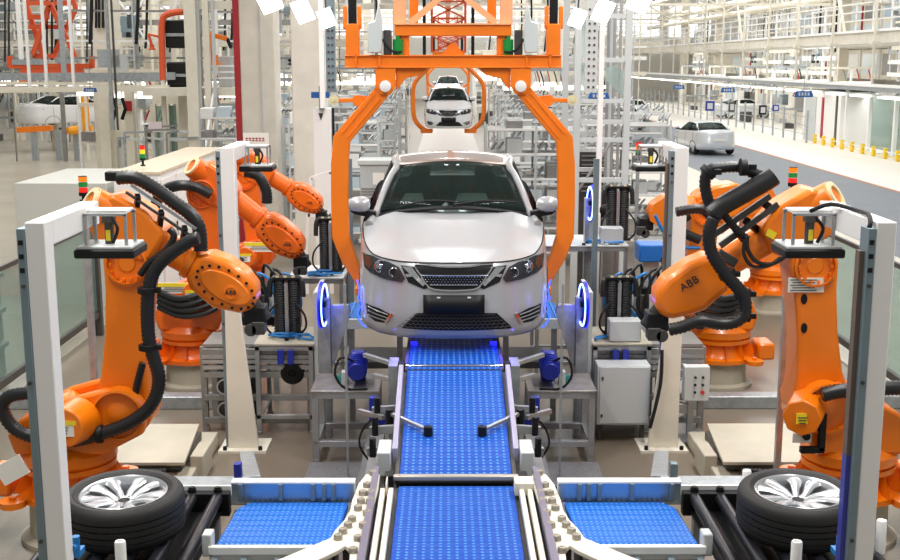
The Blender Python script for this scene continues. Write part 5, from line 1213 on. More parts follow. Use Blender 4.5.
# blue roadway / bay signs (lettering too small to read: strokes)
def bay_sign(px_, py_, Y, w_, h_, label, poles=True):
    c = P(px_, py_, Y); R = thing('bay_sign', (c.x, Y, c.z - h_ / 2), label, 'sign')
    m = MB(); m.py([(c.x - w_ / 2, c.z - h_ / 2), (c.x + w_ / 2, c.z - h_ / 2), (c.x + w_ / 2 - w_ * .08, c.z + h_ / 2), (c.x - w_ / 2 + w_ * .08, c.z + h_ / 2)], Y, Y + .04); bo = m.obj('board', SIGNB, R)
    for k in range(4):
        x = c.x + w_ * (-.24 + .16 * k); m = MB(); m.bb(x - w_ * .055, x + w_ * .055, Y - .012, Y, c.z + h_ * .14, c.z + h_ * .22); m.bb(x - w_ * .05, x + w_ * .05, Y - .012, Y, c.z - h_ * .04, c.z + h_ * .04); m.bb(x - w_ * .055, x + w_ * .055, Y - .012, Y, c.z - h_ * .22, c.z - h_ * .14); m.bb(x - w_ * .012, x + w_ * .012, Y - .012, Y, c.z - h_ * .2, c.z + h_ * .2); m.obj('lettering', STK, bo)
    m = MB(); m.bar((c.x, Y + .02, c.z + h_ / 2), (c.x, Y + .02, c.z + h_ / 2 + .5), .02); m.obj('hanger', STEEL, R)
bay_sign(599, 96, 15.2, .28, .075, 'blue hanging sign on the tall aluminium tower right of the carrier')
bay_sign(804, 94, 46, .75, .24, 'nearest blue hanging sign above the right bays')
bay_sign(728, 90, 60, .75, .24, 'middle blue hanging sign above the right bays')
bay_sign(679, 87, 76, .75, .26, 'farthest blue hanging sign above the right bays')
bay_sign(90, 90, 31, .36, .11, 'small blue hanging sign on the left above the white car body')
# tall aluminium tower right
R = thing('aluminium_tower', (P(603, 100, 16).x, 16, 0), 'tall aluminium tower frame with cloudy panels right of the carrier', 'tower')
xl, xr = P(577, 100, 16).x, P(627, 100, 16).x
for x in (xl, xr):
    for yy in (16, 17.6): m = MB(); m.bb(x - .045, x + .045, yy - .045, yy + .045, 0, 7); m.obj('upright', GREYP, R, bevel=.004)
for py_ in (16, 60, 101, 122, 140, 180):
    z = P(600, py_, 16).z; m = MB(); m.bb(xl, xr, 15.97, 16.03, z - .03, z + .03); m.obj('crossbar', GREYP, R)
    m = MB(); m.bb(xl, xr, 17.57, 17.63, z - .03, z + .03); m.obj('crossbar', GREYP, R)
for px_ in (607, 613, 619):
    x = P(px_, 100, 17.0).x; m = MB(); m.bb(x - .02, x + .02, 16.98, 17.02, 0, 6.5); m.obj('guide_rail', ALU, R)
m = MB(); x = P(600, 60, 16.6).x; m.bb(x - .015, x + .015, 16.6, 16.63, P(600, 92, 16.6).z, P(600, 55, 16.6).z)
m.obj('chain_bar', DSTEEL, R)
p0, p1 = P(606, 68, 16.3), P(626, 98, 16.3); m = MB(); m.py([(p0.x, p0.z), (p0.x + .15, p0.z + .04), (p1.x, p0.z - .1), (p1.x, p1.z), (p0.x + .2, p1.z + .05), (p0.x, p1.z + .25)], 16.3, 16.32); m.obj('cloudy_panel', CLOUD, R)
p0, p1 = P(579, 20, 16.1), P(586, 92, 16.1); m = MB(); m.bb(p0.x, p1.x, 16.1, 16.12, p1.z, p0.z); m.obj('clear_panel', CLOUD, R)
m = MB(); m.bar((xl, 16, 1.9), (xr, 16, 2.9), .03); m.obj('brace', ALU, R)
# louvred cabinet under the tower
R = thing('louvred_cabinet', (P(598, 160, 18.5).x, 18.6, 0), 'dark louvred cabinet low behind the right carrier leg', 'cabinet')
p0, p1 = P(580, 152, 18.5), P(612, 190, 18.5); m = MB(); m.bb(p0.x, p1.x, 18.5, 18.8, 0, p0.z); m.obj('body', DSTEEL, R)
for k in range(9): z = p0.z - .06 - k * .07; m = MB(); m.bb(p0.x + .03, p1.x - .03, 18.47, 18.5, z - .012, z + .012); m.obj('louvre', ALUD, R)
# white cabinet left
R = thing('control_cabinet', (-4.62, 19.5, 0), 'long white control cabinet with a beige top beyond the left glass fence', 'cabinet')
m = MB(); m.bb(-4.95, -4.28, 17.0, 22.0, 0, 2.08); m.obj('body', WHITE, R, bevel=.01)
m = MB(); m.bb(-4.97, -4.26, 16.98, 22.02, 2.08, 2.12); m.obj('top', BEIGE, R)
for k in range(5): m = MB(); m.bb(-4.275, -4.265, 17.05 + k * .99, 17.98 + k * .99, .1, 2.0); d_ = m.obj('door', WHITE, R, bevel=.004); m = MB(); m.box((-4.25, 17.9 + k * .99, 1.2), (.02, .03, .14)); m.obj('handle', DSTEEL, d_)
m = MB(); m.bb(-6.6, -5.2, 17.5, 20, 0, 1.9); tag(m.obj('beige_enclosure', mat('enclosure_grey', (200, 200, 192), .5), None, bevel=.01), 'lower grey enclosure left of the long white control cabinet', 'cabinet')
R = thing('parts_bin', (-5.7, 13.2, 0), 'stack of grey green bins behind the left glass fence', 'bins') if 0 else None
for k in range(3):
    m = MB(); m.bb(-6.0, -5.35, 12.6, 13.5, .02 + k * .42, .40 + k * .42); m.bb(-6.04, -5.31, 12.56, 13.54, .36 + k * .42, .42 + k * .42)
    tag(m.obj('plastic_bin', mat('bin_grey_green', (132, 146, 146), .5), None, bevel=.01), 'grey green plastic bin behind the left glass fence, %s of its stack' % ('bottom', 'middle', 'top')[k], 'bin', 'bins behind the left fence')
# steel outer bench left at bottom-left edge
# grey bins behind the car
for k in range(3):
    R = thing('grey_container', (-1.26, 20.3, .0 + k * .68), 'grey louvred container left behind the hanging car, %s of its stack' % ('bottom', 'middle', 'top')[k], 'container', 'containers behind the car')
    z = k * .68; m = MB(); m.bb(-1.56, -.96, 20, 20.6, z + .02, z + .62); m.obj('body', BINM, R, bevel=.01)
    m = MB(); m.bb(-1.6, -.92, 19.96, 20.64, z + .6, z + .68); m.obj('rim', GREYP, R, bevel=.01)
    m = MB(); m.bb(-1.34, -1.14, 19.985, 20.0, z + .26, z + .46); m.obj('label_plate', STK, R)
    for q in range(3): m = MB(); m.bb(-1.54, -.98, 19.98, 20.0, z + .08 + .05 * q, z + .10 + .05 * q); m.obj('rib', ALUD, R)
# racks of parts (frames with shelves of tubes and bins)
def make_rack(label, group, seed=1):
    random.seed(seed); x, y = 0, 500; R = thing('parts_rack', (x, y, 0), label, 'rack', group)
    for dx in (-.9, 0, .9):
        for dy in (-.4, .4): m = MB(); m.bb(x + dx - .02, x + dx + .02, y + dy - .02, y + dy + .02, 0, 2.6); m.obj('upright', GREYP, R)
    for k in range(6):
        z = .25 + k * .45
        for dy in (-.4, .4): m = MB(); m.bb(x - .9, x + .9, y + dy - .015, y + dy + .015, z - .02, z + .02); m.obj('shelf_rail', WHITE, R)
        m = MB(); m.bb(x - .9, x + .9, y - .4, y + .4, z - .03, z - .02); m.obj('shelf', ALU, R)
        for q in range(5):
            if random.random() < .55:
                xx = x - .75 + q * .37; h = random.uniform(.12, .3); m = MB(); m.bb(xx - .14, xx + .14, y - .36, y + .3, z - .02, z - .02 + h)
                m.obj('part_box', random.choice([WHITE, BINM, GREYP, CLEARB, ALUD]), R, bevel=.01)
            else:
                for w_ in range(2): m = MB(); xx = x - .8 + q * .37 + w_ * .12; m.tube([(xx, y - .4, z + .1), (xx + .1, y - .1, z + .2), (xx + .05, y + .3, z + .1)], .025, 6, sm=3); m.obj('bent_tube', ALU, R)
    return R
CLEARB = mat('pale_blue_bin', (196, 212, 222), .4)
rk = make_rack('white rack of pale boxes and tubes left of the far carriers', 'parts racks left of the overhead line', 1)
rk.location = (-2.35, 24, 0)
for i, (x, y) in enumerate([(-2.6, 28), (-2.4, 32), (-2.5, 36), (-2.6, 41), (-4.6, 26), (-4.7, 31), (-4.8, 37), (-2.6, 47), (-4.9, 44)]): dup(rk, (x, y, 0), (i % 3) * .1)
rk2 = make_rack('white rack of pale boxes and tubes right of the far carriers', 'parts racks right of the overhead line', 5)
rk2.location = (1.55, 21.5, 0)
for i, (x, y) in enumerate([(2.1, 25), (2.3, 29), (2.4, 33), (2.5, 38), (3.4, 23), (4.2, 28), (4.4, 34), (2.6, 44), (4.6, 41), (2.7, 52)]): dup(rk2, (x, y, 0), -(i % 3) * .1)
# white waste strip floor lane in the middle
q = MB(); q.bb(-1.3, 1.3, 21, 110, 0, .01); struct(q.obj('trim_3', mat('lane_white', (184, 181, 174), .35, noise=.05)))
q = MB(); q.bb(13.05, 44, -3, 118, 0, .01); struct(q.obj('trim_4', mat('bay_floor', (234, 228, 218), .45, noise=.06, nscale=.6)))
# right side bays: posts, walkway, hangers
R = thing('overhead_walkway', (17.2, 75, 2.5), 'long grey walkway edge above the right bays with lamp tubes below', 'walkway')
m = MB(); m.bb(16.9, 19.5, 35, 118, 2.55, 2.72); m.obj('edge_beam', STEEL, R)
m = MB(); m.bb(16.85, 16.9, 35, 118, 2.72, 2.84); m.obj('white_kick_strip', WHITE, R)
m = MB(); m.bb(17.2, 17.35, 35, 118, 2.3, 2.42); m.obj('cable_tray', GREYP, R)
for k in range(24):
    y = 38 + k * 3.2; m = MB(); m.bb(17.0, 17.14, y, y + 2.1, 2.28, 2.36); m.obj('lamp_tube', LAMPF, R)
R = thing('upper_deck', (17.8, 75, 4.5), 'cream upper deck beam crossing high above the right bays', 'deck')
m = MB(); m.bb(17.2, 26, 35, 118, 4.45, 4.9); m.obj('deck_beam', CONC2, R)
m = MB(); m.bb(17.1, 17.2, 35, 118, 4.9, 5.0); m.obj('edge', WHITE, R)
for z in (5.4, 5.75, 6.1):
    m = MB(); m.bb(17.15, 17.2, 35, 118, z - .025, z + .025); m.obj('handrail', WHITE, R)
for k in range(40):
    y = 36 + k * 2; m = MB(); m.bb(17.15, 17.2, y - .025, y + .025, 5.0, 6.12); m.obj('rail_post', WHITE, R)
hang = None
for k in range(13):
    y = 42 + k * 5.2; m = MB(); m.bar((17.0, y, 2.7), (17.0, y, 9.5), .09, .09); m.box((17.0, y, 4.45), (.3, .3, .12))
    if hang is None: hang = tag(m.obj('hanger_rod', CREAM, None), 'cream vertical hanger rod between walkway and upper deck on the right', 'rod', 'hanger rods over the right bays'); y0_ = y
    else:
        c = hang.copy(); COL.objects.link(c); c.location.y += y - y0_
for (y, dx) in ((52, 1.4), (60, -1.2), (70, 1.5)):
    m = MB(); m.bar((17.4, y, 4.9), (17.4 + dx * 0, y + dx * 2.2, 9.5), .12, .12); tag(m.obj('diagonal_strut', CREAM, None), 'slanted cream strut above the upper deck, the %s one' % {52: 'nearest', 60: 'middle', 70: 'farthest'}[y], 'strut')
# bay fence of upright posts
R = thing('post_fence', (16.6, 70, 0), 'row of slim grey fence posts along the right bays beside the road', 'fence')
for k in range(26):
    y = 54 + k * 1.9; m = MB(); m.bb(16.56, 16.64, y - .04, y + .04, 0, 1.5); m.obj('post', STEEL, R)
for z in (.4, .8, 1.2): m = MB(); m.bb(16.59, 16.61, 54, 101.5, z - .015, z + .015); m.obj('wire_rail', STEEL, R)
R = thing('yellow_barrier', (16.9, 48, 0), 'low barrier with yellow posts on the right, before the glass bays', 'barrier')
for k in range(12):
    y = 40 + k * 1.25; m = MB(); m.bb(16.84, 16.98, y - .08, y + .08, 0, .42); m.obj('yellow_post', YELP, R, bevel=.02)
for z in (.12, .3): m = MB(); m.bb(16.89, 16.92, 40, 53.8, z - .015, z + .015); m.obj('rail', WHITE if z > .2 else YELP, R)
# glass bays nearest right
R = thing('glass_bay', (17.6, 47, 0), 'glazed bay with white posts at the right edge, behind the yellow barrier', 'bay')
for y in (40, 42.6, 45.4, 48.2, 51): m = MB(); m.bb(17.3, 17.45, y - .07, y + .07, 0, 2.5); m.obj('post', WHITE, R)
for y in (40, 42.6, 45.4): m = MB(); m.bb(17.36, 17.38, y + .1, y + 2.5, .2, 2.4); m.obj('pane', GLASS, R)
m = MB(); m.bb(18.2, 20.6, 42, 46.5, .3, 1.6); m.obj('green_machine', mat('machine_green', (120, 160, 146), .5), R, bevel=.05)
R = thing('bay_office', (18.1, 53.5, 0), 'white office booth with a red stripe between the posts and the glazed bay', 'booth')
m = MB(); m.bb(17.3, 19.5, 51.6, 57, 0, 2.4); m.obj('wall', WHITE, R)
m = MB(); m.bb(17.26, 17.3, 53.9, 54.15, .2, 2.1); m.obj('red_stripe', REDP, R)
m = MB(); m.bb(17.26, 17.3, 52.0, 52.2, 0, 2.3); m.obj('dark_frame', DSTEEL, R)
m = MB(); m.bb(17.25, 17.3, 55.0, 56.6, 0, 2.1); m.obj('door', GREYP, R)
for i, (px_, py_, Y, w_, h_, m_, lab) in enumerate(((710, 106, 60, .45, .5, BLUEM, 'small dark blue monitor hanging in the right bays, left of the nearest blue sign'), (732, 107, 58, .3, .5, DSTEEL, 'small dark frame hanging in the right bays, left of the square frame'), (763, 110, 56, .36, .45, BLACK, 'small black square frame hanging in the right bays'), (776, 108, 55, .3, .3, BLUEM, 'small blue box hanging in the right bays by the square frame'))):
    c = P(px_, py_, Y); R = thing('hanging_screen', (c.x, Y, c.z), lab, 'screen')
    m = MB(); m.bb(c.x - w_ / 2, c.x + w_ / 2, Y, Y + .1, c.z - h_ / 2, c.z + h_ / 2); m.obj('casing', m_, R, bevel=.02)
    m = MB(); m.bb(c.x - w_ * .3, c.x + w_ * .3, Y - .02, Y, c.z - h_ * .3, c.z + h_ * .3); m.obj('screen', GREYP, R)
    m = MB(); m.bar((c.x, Y + .05, c.z), (c.x, Y + .05, 2.6), .04); m.obj('hanger', STEEL, R)
# rear partitions full of windows behind the upper deck
random.seed(11)
WIN = mat('window_pale', (224, 236, 240), .2); WINB = mat('window_blue', (180, 200, 220), .25); FRAMEC = mat('frame_cream', (206, 200, 184), .5)
def partition(x, y0, y1, z0, z1, label, n, rows):
    R = thing('glazed_partition', (x, (y0 + y1) / 2, z0), label, 'partition')
    m = MB(); m.bb(x, x + .2, y0, y1, z0, z1); m.obj('wall', CREAM, R)
    for k in range(n):
        ya = y0 + (y1 - y0) * (k + .12) / n; yb = y0 + (y1 - y0) * (k + .88) / n
        for j in range(rows):
            za = z0 + (z1 - z0) * (j + .15) / rows; zb_ = z0 + (z1 - z0) * (j + .85) / rows
            m = MB(); m.bb(x - .04, x, ya, yb, za, zb_); m.obj('window', random.choice([WIN, WIN, WINB, FRAMEC, WHITE, ALUD]), R)
    for k in range(n + 1): m = MB(); y = y0 + (y1 - y0) * k / n; m.bb(x - .1, x - .0, y - .06, y + .06, z0, z1); m.obj('mullion', REDP if k % 6 == 2 else WHITE, R)
    return R
partition(24, 50, 118, .0, 2.4, 'white glazed partition behind the right bays at floor level', 24, 1)
partition(24, 50, 118, 2.75, 4.4, 'glazed offices between walkway and upper deck on the right', 22, 1)
partition(27, 50, 118, 5.0, 10, 'tall glazed partition above the upper deck on the right', 20, 4)
# duct and pipes along the upper right
for k, (x, z, r, lab) in enumerate(((20, 7.0, .18, 'lower'), (21, 7.9, .25, 'middle'), (19, 9.0, .16, 'upper'))):
    m = MB(); m.cyl((x, 40, z), (x, 118, z), r, n=16); tag(m.obj('air_duct', CREAM, None), '%s of the three long pale ducts above the upper deck' % lab, 'duct')
# central and far truss work
def truss(x0, x1, y, z0, z1, n, label, m_=CREAM, r=.06):
    R = thing('roof_truss', ((x0 + x1) / 2, y, z0), label, 'truss', 'roof trusses across the hall')
    for z in (z0, z1): m = MB(); m.bb(x0, x1, y - r, y + r, z - r, z + r); m.obj('chord', m_, R)
    m = MB()
    for k in range(n):
        a = x0 + (x1 - x0) * k / n; b_ = x0 + (x1 - x0) * (k + 1) / n; m.bar((a, y, z0 if k % 2 else z1), (b_, y, z1 if k % 2 else z0), r * 1.3)
    m.obj('web', m_, R); return R
for k, y in enumerate((48, 62, 78, 95, 110)): truss(-44, 44, y, 5.9 + y * .012, 7.0 + y * .012, 44, 'cream lattice truss spanning the hall above the lines')
# hall columns far away
hc = None
for k, (x, y) in enumerate([(x, y) for y in (52, 66, 80, 96, 110) for x in (-22, -13, -6.5, 6.0, 22, 30)]):
    if hc is None:
        m = MB(); m.bb(x - .3, x + .3, y - .3, y + .3, 0, 9.5); hc = tag(m.obj('hall_column', CREAM, None), 'distant cream hall column among the far machinery', 'column', 'distant hall columns')
    else: c = hc.copy(); COL.objects.link(c); c.location = (x, y, 0)
# rows of far workstations to fill the hall floor
def workstation(seed):
    random.seed(seed); x, y = 0, 600; R = thing('work_station', (x, y, 0), 'distant pale work station frame on the hall floor', 'work station', 'distant work stations')
    for dx in (-1.6, -.5, .6, 1.6): m = MB(); m.bb(x + dx - .05, x + dx + .05, y - .05, y + .05, 0, 3.4); m.obj('upright', random.choice([WHITE, GREYP, CREAM]), R)
    for z in (1.1, 2.3, 3.4): m = MB(); m.bb(x - 1.6, x + 1.6, y - .06, y + .06, z - .06, z + .06); m.obj('crossbar', random.choice([WHITE, STEEL, CREAM]), R)
    m = MB(); m.bb(x - 1.6, x + 1.6, y - .1, y + .1, 2.6, 2.72); m.obj('lamp_tube', LAMPF, R)
    for q in range(6):
        a = random.uniform(-1.5, 1.2); z = random.choice([0, 1.1, 2.3]); h = random.uniform(.2, .8); w_ = random.uniform(.2, .6)
        m = MB(); m.bb(x + a, x + a + w_, y - .3, y + .3, z, z + h); m.obj('equipment_box', random.choice([BINM, STEEL, ALUD, CREAM, DSTEEL, BLSTEEL, WHITE]), R)
    for q in range(3): m = MB(); a = random.uniform(-1.4, 1.4); m.tube([(x + a, y, 3.4), (x + a + .2, y, 2.6), (x + a - .1, y, 1.8)], .03, 5, sm=2); m.obj('cable', random.choice([BLACK, BLSTEEL, REDP]), R)
    return R
wss = [workstation(s) for s in (1, 2, 3)]
spots = []
for y in (56, 64, 72, 82, 94, 106):
    for k in range(14):
        x = -30 + k * 4.2 + random.uniform(-.6, .6)
        yy = y + random.uniform(-2, 2)
        if -2.4 < x < 3 or 6.5 < x < 30: continue
        if any(abs(x - cx) < 2.3 and abs(yy - cy) < .8 for cy in (52, 66, 80, 96, 110) for cx in (-22, -13, -6.5, 6.0, 22, 30)): continue
        spots.append((x, yy))
spots += [(-10.8, 39), (-8.0, 42), (-7.2, 37), (-9.2, 36.4), (3.8, 47), (5.2, 50), (19.6, 59), (19.8, 66), (19.7, 73), (19.8, 82), (19.9, 92)]
used_ = set()
for i, (x, y) in enumerate(spots):
    w_ = wss[i % 3]
    if w_.name in used_: dup(w_, (x, y, 0), random.uniform(-.2, .2))
    else: used_.add(w_.name); w_.location = (x, y, 0)
# upper galleries across the far hall
for k, (y, z, x0, x1, lab) in enumerate(((50, 4.35, -30, -4, 'near left'), (70, 5.0, -35, -3, 'middle left'), (90, 4.6, -38, -3, 'far left'), (88, 4.9, 3.5, 16, 'far right'), (68, 5.2, 3.5, 10, 'near right'))):
    R = thing('gallery', ((x0 + x1) / 2, y, z), '%s cream gallery with white handrail crossing the hall high up' % lab, 'gallery')
    m = MB(); m.bb(x0, x1, y, y + 1.2, z, z + .25); m.obj('deck', CONC2, R)
    for zz in (.7, 1.05, 1.4): m = MB(); m.bb(x0, x1, y, y + .05, z + zz - .03, z + zz + .03); m.obj('handrail', WHITE, R)
    n_ = int((x1 - x0) / 1.3)
    for q in range(n_): m = MB(); x = x0 + q * 1.3; m.bb(x - .03, x + .03, y, y + .05, z + .2, z + 1.4); m.obj('rail_post', WHITE, R)
    for q in range(max(2, n_ // 5)): m = MB(); x = x0 + q * 6.5; m.bb(x - .12, x + .12, y + .4, y + .64, 0, z); m.obj('column', CREAM, R)
# far wall lights and windows
for k in range(16):
    x = -40 + k * 5.2; m = MB(); m.bb(x, x + 4.2, 119.9, 120, 6.2, 9.2); struct(m.obj('window_%d' % (k + 1), mat('window_glow', (250, 252, 255), .4, emit=1.1)))
# ------------------------------------------------------------------ left hall
R = thing('lift_hoist', (P(60, 60, 35).x, 35, P(60, 75, 35).z), 'red orange lattice lift hanging at the upper left', 'lift'); L3 = lambda a, b, Y=35: P(a, b, Y)
for (a, b_) in (((27, -12), (29, -12)), ((26, -15), (48, -15))): pass
m = MB(); m.bar(L3(10, 66), L3(91, 66), .3, .14); m.bar(L3(22, 71.5), L3(83, 71.5), .3, .2); m.obj('platform', LIFT, R)
for a, b_ in (((26, -10), (27, 6)), ((71, -10), (76, 10))): m = MB(); m.bar(L3(*a), L3(*b_), .12); m.obj('upper_post', LIFT, R)
for a, b_ in (((26, 3), (45, 62)), ((50, 3), (33, 55)), ((53, 58), (75, 10)), ((50, 3), (76, 58)), ((27, 17), (49, 17)), ((29, 27), (70, 27)), ((33, 56), (57, 56)), ((27, 3), (50, 3)), ((50, 3), (71, 3))):
    lk = (a[0] * 7 + b_[1] * 3) % 9 * .035; m = MB(); m.bar(L3(*a, 35 + lk * 4), L3(*b_, 35 + lk * 4), .13, .13); m.obj('lattice_bar', LIFT, R)
for px_ in (47, 52): m = MB(); m.bar(L3(px_, -20, 35.4), L3(px_, 60, 35.4), .05); m.obj('black_cable', BLACK, R)
for px_ in (5, 9, 87, 92): m = MB(); m.bar(L3(px_ , -20), L3(px_ , 62), .04); m.obj('black_cable', BLACK, R)
for a, b_ in (((10, 66), (10, 56)), ((92, 68), (92, 56))): m = MB(); m.bar(L3(*a), L3(*b_), .14); m.obj('end_stop', LIFT, R)
m = MB(); m.bar(L3(14, 62), L3(47, 62), .35, .16); m.bar(L3(57, 60), L3(80, 60), .35, .16); m.obj('grey_drive', STEEL, R)
for a in (25, 75): m = MB(); m.bar(L3(a - 6, 81), L3(a + 6, 81), .12, .1); m.obj('orange_pad', CARR, R)
# horizontal service rails
for k, (y1_, y2_, h, m_, lab) in enumerate(((77, 76, .2, STEEL, 'grey duct'), (83, 84, .08, CREAM, 'cream tray'), (90, 88, .16, CREAM, 'cream beam'))):
    a, b_ = P(-30, y1_, 32), P(176 if k == 0 else 112 if k == 1 else 170, y2_, 32); m = MB(); m.bar(a, b_, .25, h); tag(m.obj('service_rail', m_, None), 'long horizontal %s under the red orange lift at the left' % lab, 'rail')
for k, (px_, w_, Y, m_, lab) in enumerate(((30, .07, 31, WHITE, 'first'), (47, .07, 31, WHITE, 'second'), (74, .07, 31, WHITE, 'third'), (113, .08, 31, STEEL, 'fourth'), (118, .05, 31, DSTEEL, 'fifth'))):
    a = P(px_, 88 if k < 3 else 130, Y); m = MB(); m.bb(a.x - w_ / 2, a.x + w_ / 2, Y - w_ / 2, Y + w_ / 2, a.z, 7); tag(m.obj('drop_rod', m_, None), '%s thin vertical rod from the left edge, beside the lift' % lab, 'rod')
# big pale machine column behind
R = thing('machine_housing', (P(100, 60, 38).x, 38, 0), 'tall pale grey machine housing right of the red orange lift', 'machine')
m = MB(); a, b_ = P(88, 0, 38), P(106, 0, 38); m.bb(a.x, b_.x, 38, 39.5, 0, 7.5); m.obj('housing', CONC2, R)
for px_ in (96, 99, 103, 106): m = MB(); a = P(px_, -10, 37.9); b_ = P(px_, 28, 37.9); m.bar(a, b_, .06); m.obj('black_hose', BLACK, R)
# clothes-like dark hangers and booth
R = thing('work_booth', (P(165, 115, 34).x, 34, 0), 'glazed work booth with cream frame in the left background', 'booth')
a, b_ = P(152, 97, 34), P(180, 134, 34)
m = MB(); m.bb(a.x, b_.x, 34, 36, 2.5, 2.8); m.obj('roof', CREAM, R)
for x in (a.x, (a.x + b_.x) / 2, b_.x): m = MB(); m.bb(x - .08, x + .08, 34, 34.16, 0, 2.5); m.obj('post', CREAM, R)
m = MB(); m.bb(a.x, b_.x, 34.05, 34.08, .4, 2.45); m.obj('pane', GLASS, R)
m = MB(); m.bb(a.x + .1, b_.x - .1, 35.5, 35.7, 0, 2.4); m.obj('dark_inside_panel', mat('inside_green', (110, 124, 116), .6), R)
for px_ in (113, 122):
    a = P(px_, 98, 33); R = thing('hanging_coat', (a.x, 33, a.z), 'dark hanging bundle of hoses left of the glazed booth, the %s one' % ('left' if px_ == 113 else 'right'), 'hoses')
    m = MB(); m.tube([(a.x, 33, a.z), (a.x + .08, 33, a.z - .3), (a.x - .03, 33, a.z - .6)], [.05] * 3, 8, sm=1); m.obj('bundle', BLACK, R)
    m = MB(); m.bar((a.x, 33, a.z), (a.x, 33, a.z + .4), .03); m.obj('hook', STEEL, R)
for k, (px0_, px1_, Y, m_, lab) in enumerate(((98, 108, 33.5, CREAM, 'left'), (124, 132, 33.5, CREAM, 'middle'), (178, 186, 33, CREAM, 'right'))):
    a, b_ = P(px0_, 97, Y), P(px1_, 97, Y); m = MB(); m.bb(a.x, b_.x, Y, Y + .3, 0, 2.9); tag(m.obj('booth_pillar', m_, None), 'cream pillar of the left work area, the %s one' % lab, 'pillar')
c = P(128, 106, 33.44); m = MB(); m.bb(c.x - .1, c.x + .1, 33.44, 33.5, c.z - .14, c.z + .14); tag(m.obj('red_poster', REDP, None), 'small dark red poster left of the glazed booth', 'poster')
R = thing('notice_board', (P(155, 125, 30).x, 30, 0), 'pale pink sheet on a stand before the glazed booth', 'sign')
a, b_ = P(148, 122, 30), P(162, 132, 30); m = MB(); m.bb(a.x, b_.x, 30, 30.03, b_.z, a.z); m.obj('sheet', mat('pale_pink', (222, 206, 208), .6), R); m = MB(); m.bar(((a.x + b_.x) / 2, 30.02, 0), ((a.x + b_.x) / 2, 30.02, b_.z), .04); m.obj('post', STEEL, R)
# mezzanine with posts
R = thing('mezzanine', (P(175, 90, 31).x, 31.5, 0), 'cream mezzanine with posts and dark cabinets left of the red-edged column', 'mezzanine')
a, b_ = P(165, 88, 31), P(236, 96, 31)
m = MB(); m.bb(a.x - .6, b_.x, 31, 33.5, b_.z, a.z); m.obj('deck', CONC2, R)
for px_, w_ in ((190, .3), (205, .16), (212, .08), (197, .08)): x = P(px_, 0, 30.9).x; m = MB(); m.bb(x - w_ / 2, x + w_ / 2, 30.9 - w_ / 2, 30.9 + w_ / 2, 0, 7); m.obj('post', CREAM if w_ > .1 else GREYP, R)
a, b_ = P(180, 1, 31), P(236, 9, 31); m = MB(); m.bb(a.x, b_.x, 30.9, 31.1, b_.z, a.z); m.obj('top_beam', CONC2, R)
for py_ in (66, 72, 78): z = P(200, py_, 31).z; m = MB(); m.bb(P(208, 0, 31).x, P(236, 0, 31).x, 31, 31.04, z - .02, z + .02); m.obj('handrail', WHITE, R)
for (x0, y0_, x1, y1_, lab) in ((164, 20, 186, 48, 'upper'), (166, 62, 187, 87, 'lower')):
    a, b_ = P(x0, y0_, 32), P(x1, y1_, 32); R = thing('black_cabinet', ((a.x + b_.x) / 2, 32, b_.z), '%s black machine box within the orange frame on the mezzanine' % lab, 'machine')
    m = MB(); m.bb(a.x, b_.x, 32, 32.8, b_.z, a.z); m.obj('body', BLACK, R, bevel=.05)
    m = MB(); m.bb(a.x, b_.x, 31.96, 32, (a.z + b_.z) / 2 - .06, (a.z + b_.z) / 2 + .02); m.obj('grey_shelf', STEEL, R)
R = thing('orange_frame', (P(163, 50, 31.9).x, 31.9, 0), 'orange red guard frame round the black machine boxes at the left', 'frame')
m = MB(); m.tube([P(163, 80, 31.9), P(162, 50, 31.9), P(162, 22, 31.9), P(168, 14, 31.9), P(184, 11, 31.9)], .09, 8); m.obj('bent_bar', LIFT, R)
m = MB(); c = P(163, 80, 31.9); m.bar((c.x, 31.9, 0), (c.x, 31.9, c.z), .1); m.obj('post', CREAM, R)
# small far robots on the mezzanine
def mini_robot(px_, py_, Y, sc, label, m_):
    c = P(px_, py_, Y); R = thing('small_robot', (c.x, Y, c.z), label, 'robot')
    m = MB(); m.lathe([(0, 0), (.2 * sc, 0), (.2 * sc, .08 * sc), (.13 * sc, .12 * sc), (.13 * sc, .3 * sc), (0, .3 * sc)], (c.x, Y, c.z), n=18); m.obj('base', m_, R)
    m = MB(); m.bar((c.x, Y, c.z + .25 * sc), (c.x - .15 * sc, Y, c.z + .85 * sc), .16 * sc, .16 * sc); m.obj('lower_arm', m_, R, bevel=.03)
    m = MB(); m.bar((c.x - .2 * sc, Y, c.z + .9 * sc), (c.x + .4 * sc, Y, c.z + .75 * sc), .14 * sc, .14 * sc); m.obj('forearm', m_, R, bevel=.03)
    m = MB(); m.bar((c.x + .4 * sc, Y, c.z + .76 * sc), (c.x + .5 * sc, Y, c.z + .5 * sc), .09 * sc); m.obj('wrist', BLACK, R)
mini_robot(214, 66, 31.6, .95, 'small orange robot on the mezzanine right of the cream posts', CARR)
mini_robot(152, 50, 34, .5, 'tiny red robot left of the orange guard frame', LIFT)
a, b_ = P(218, 56, 32), P(232, 88, 32); m = MB(); m.bb(a.x, b_.x, 32, 32.6, b_.z, a.z); tag(m.obj('grey_cabinet', BINM, None, bevel=.03), 'grey cabinet on the mezzanine beside the small orange robot', 'cabinet')
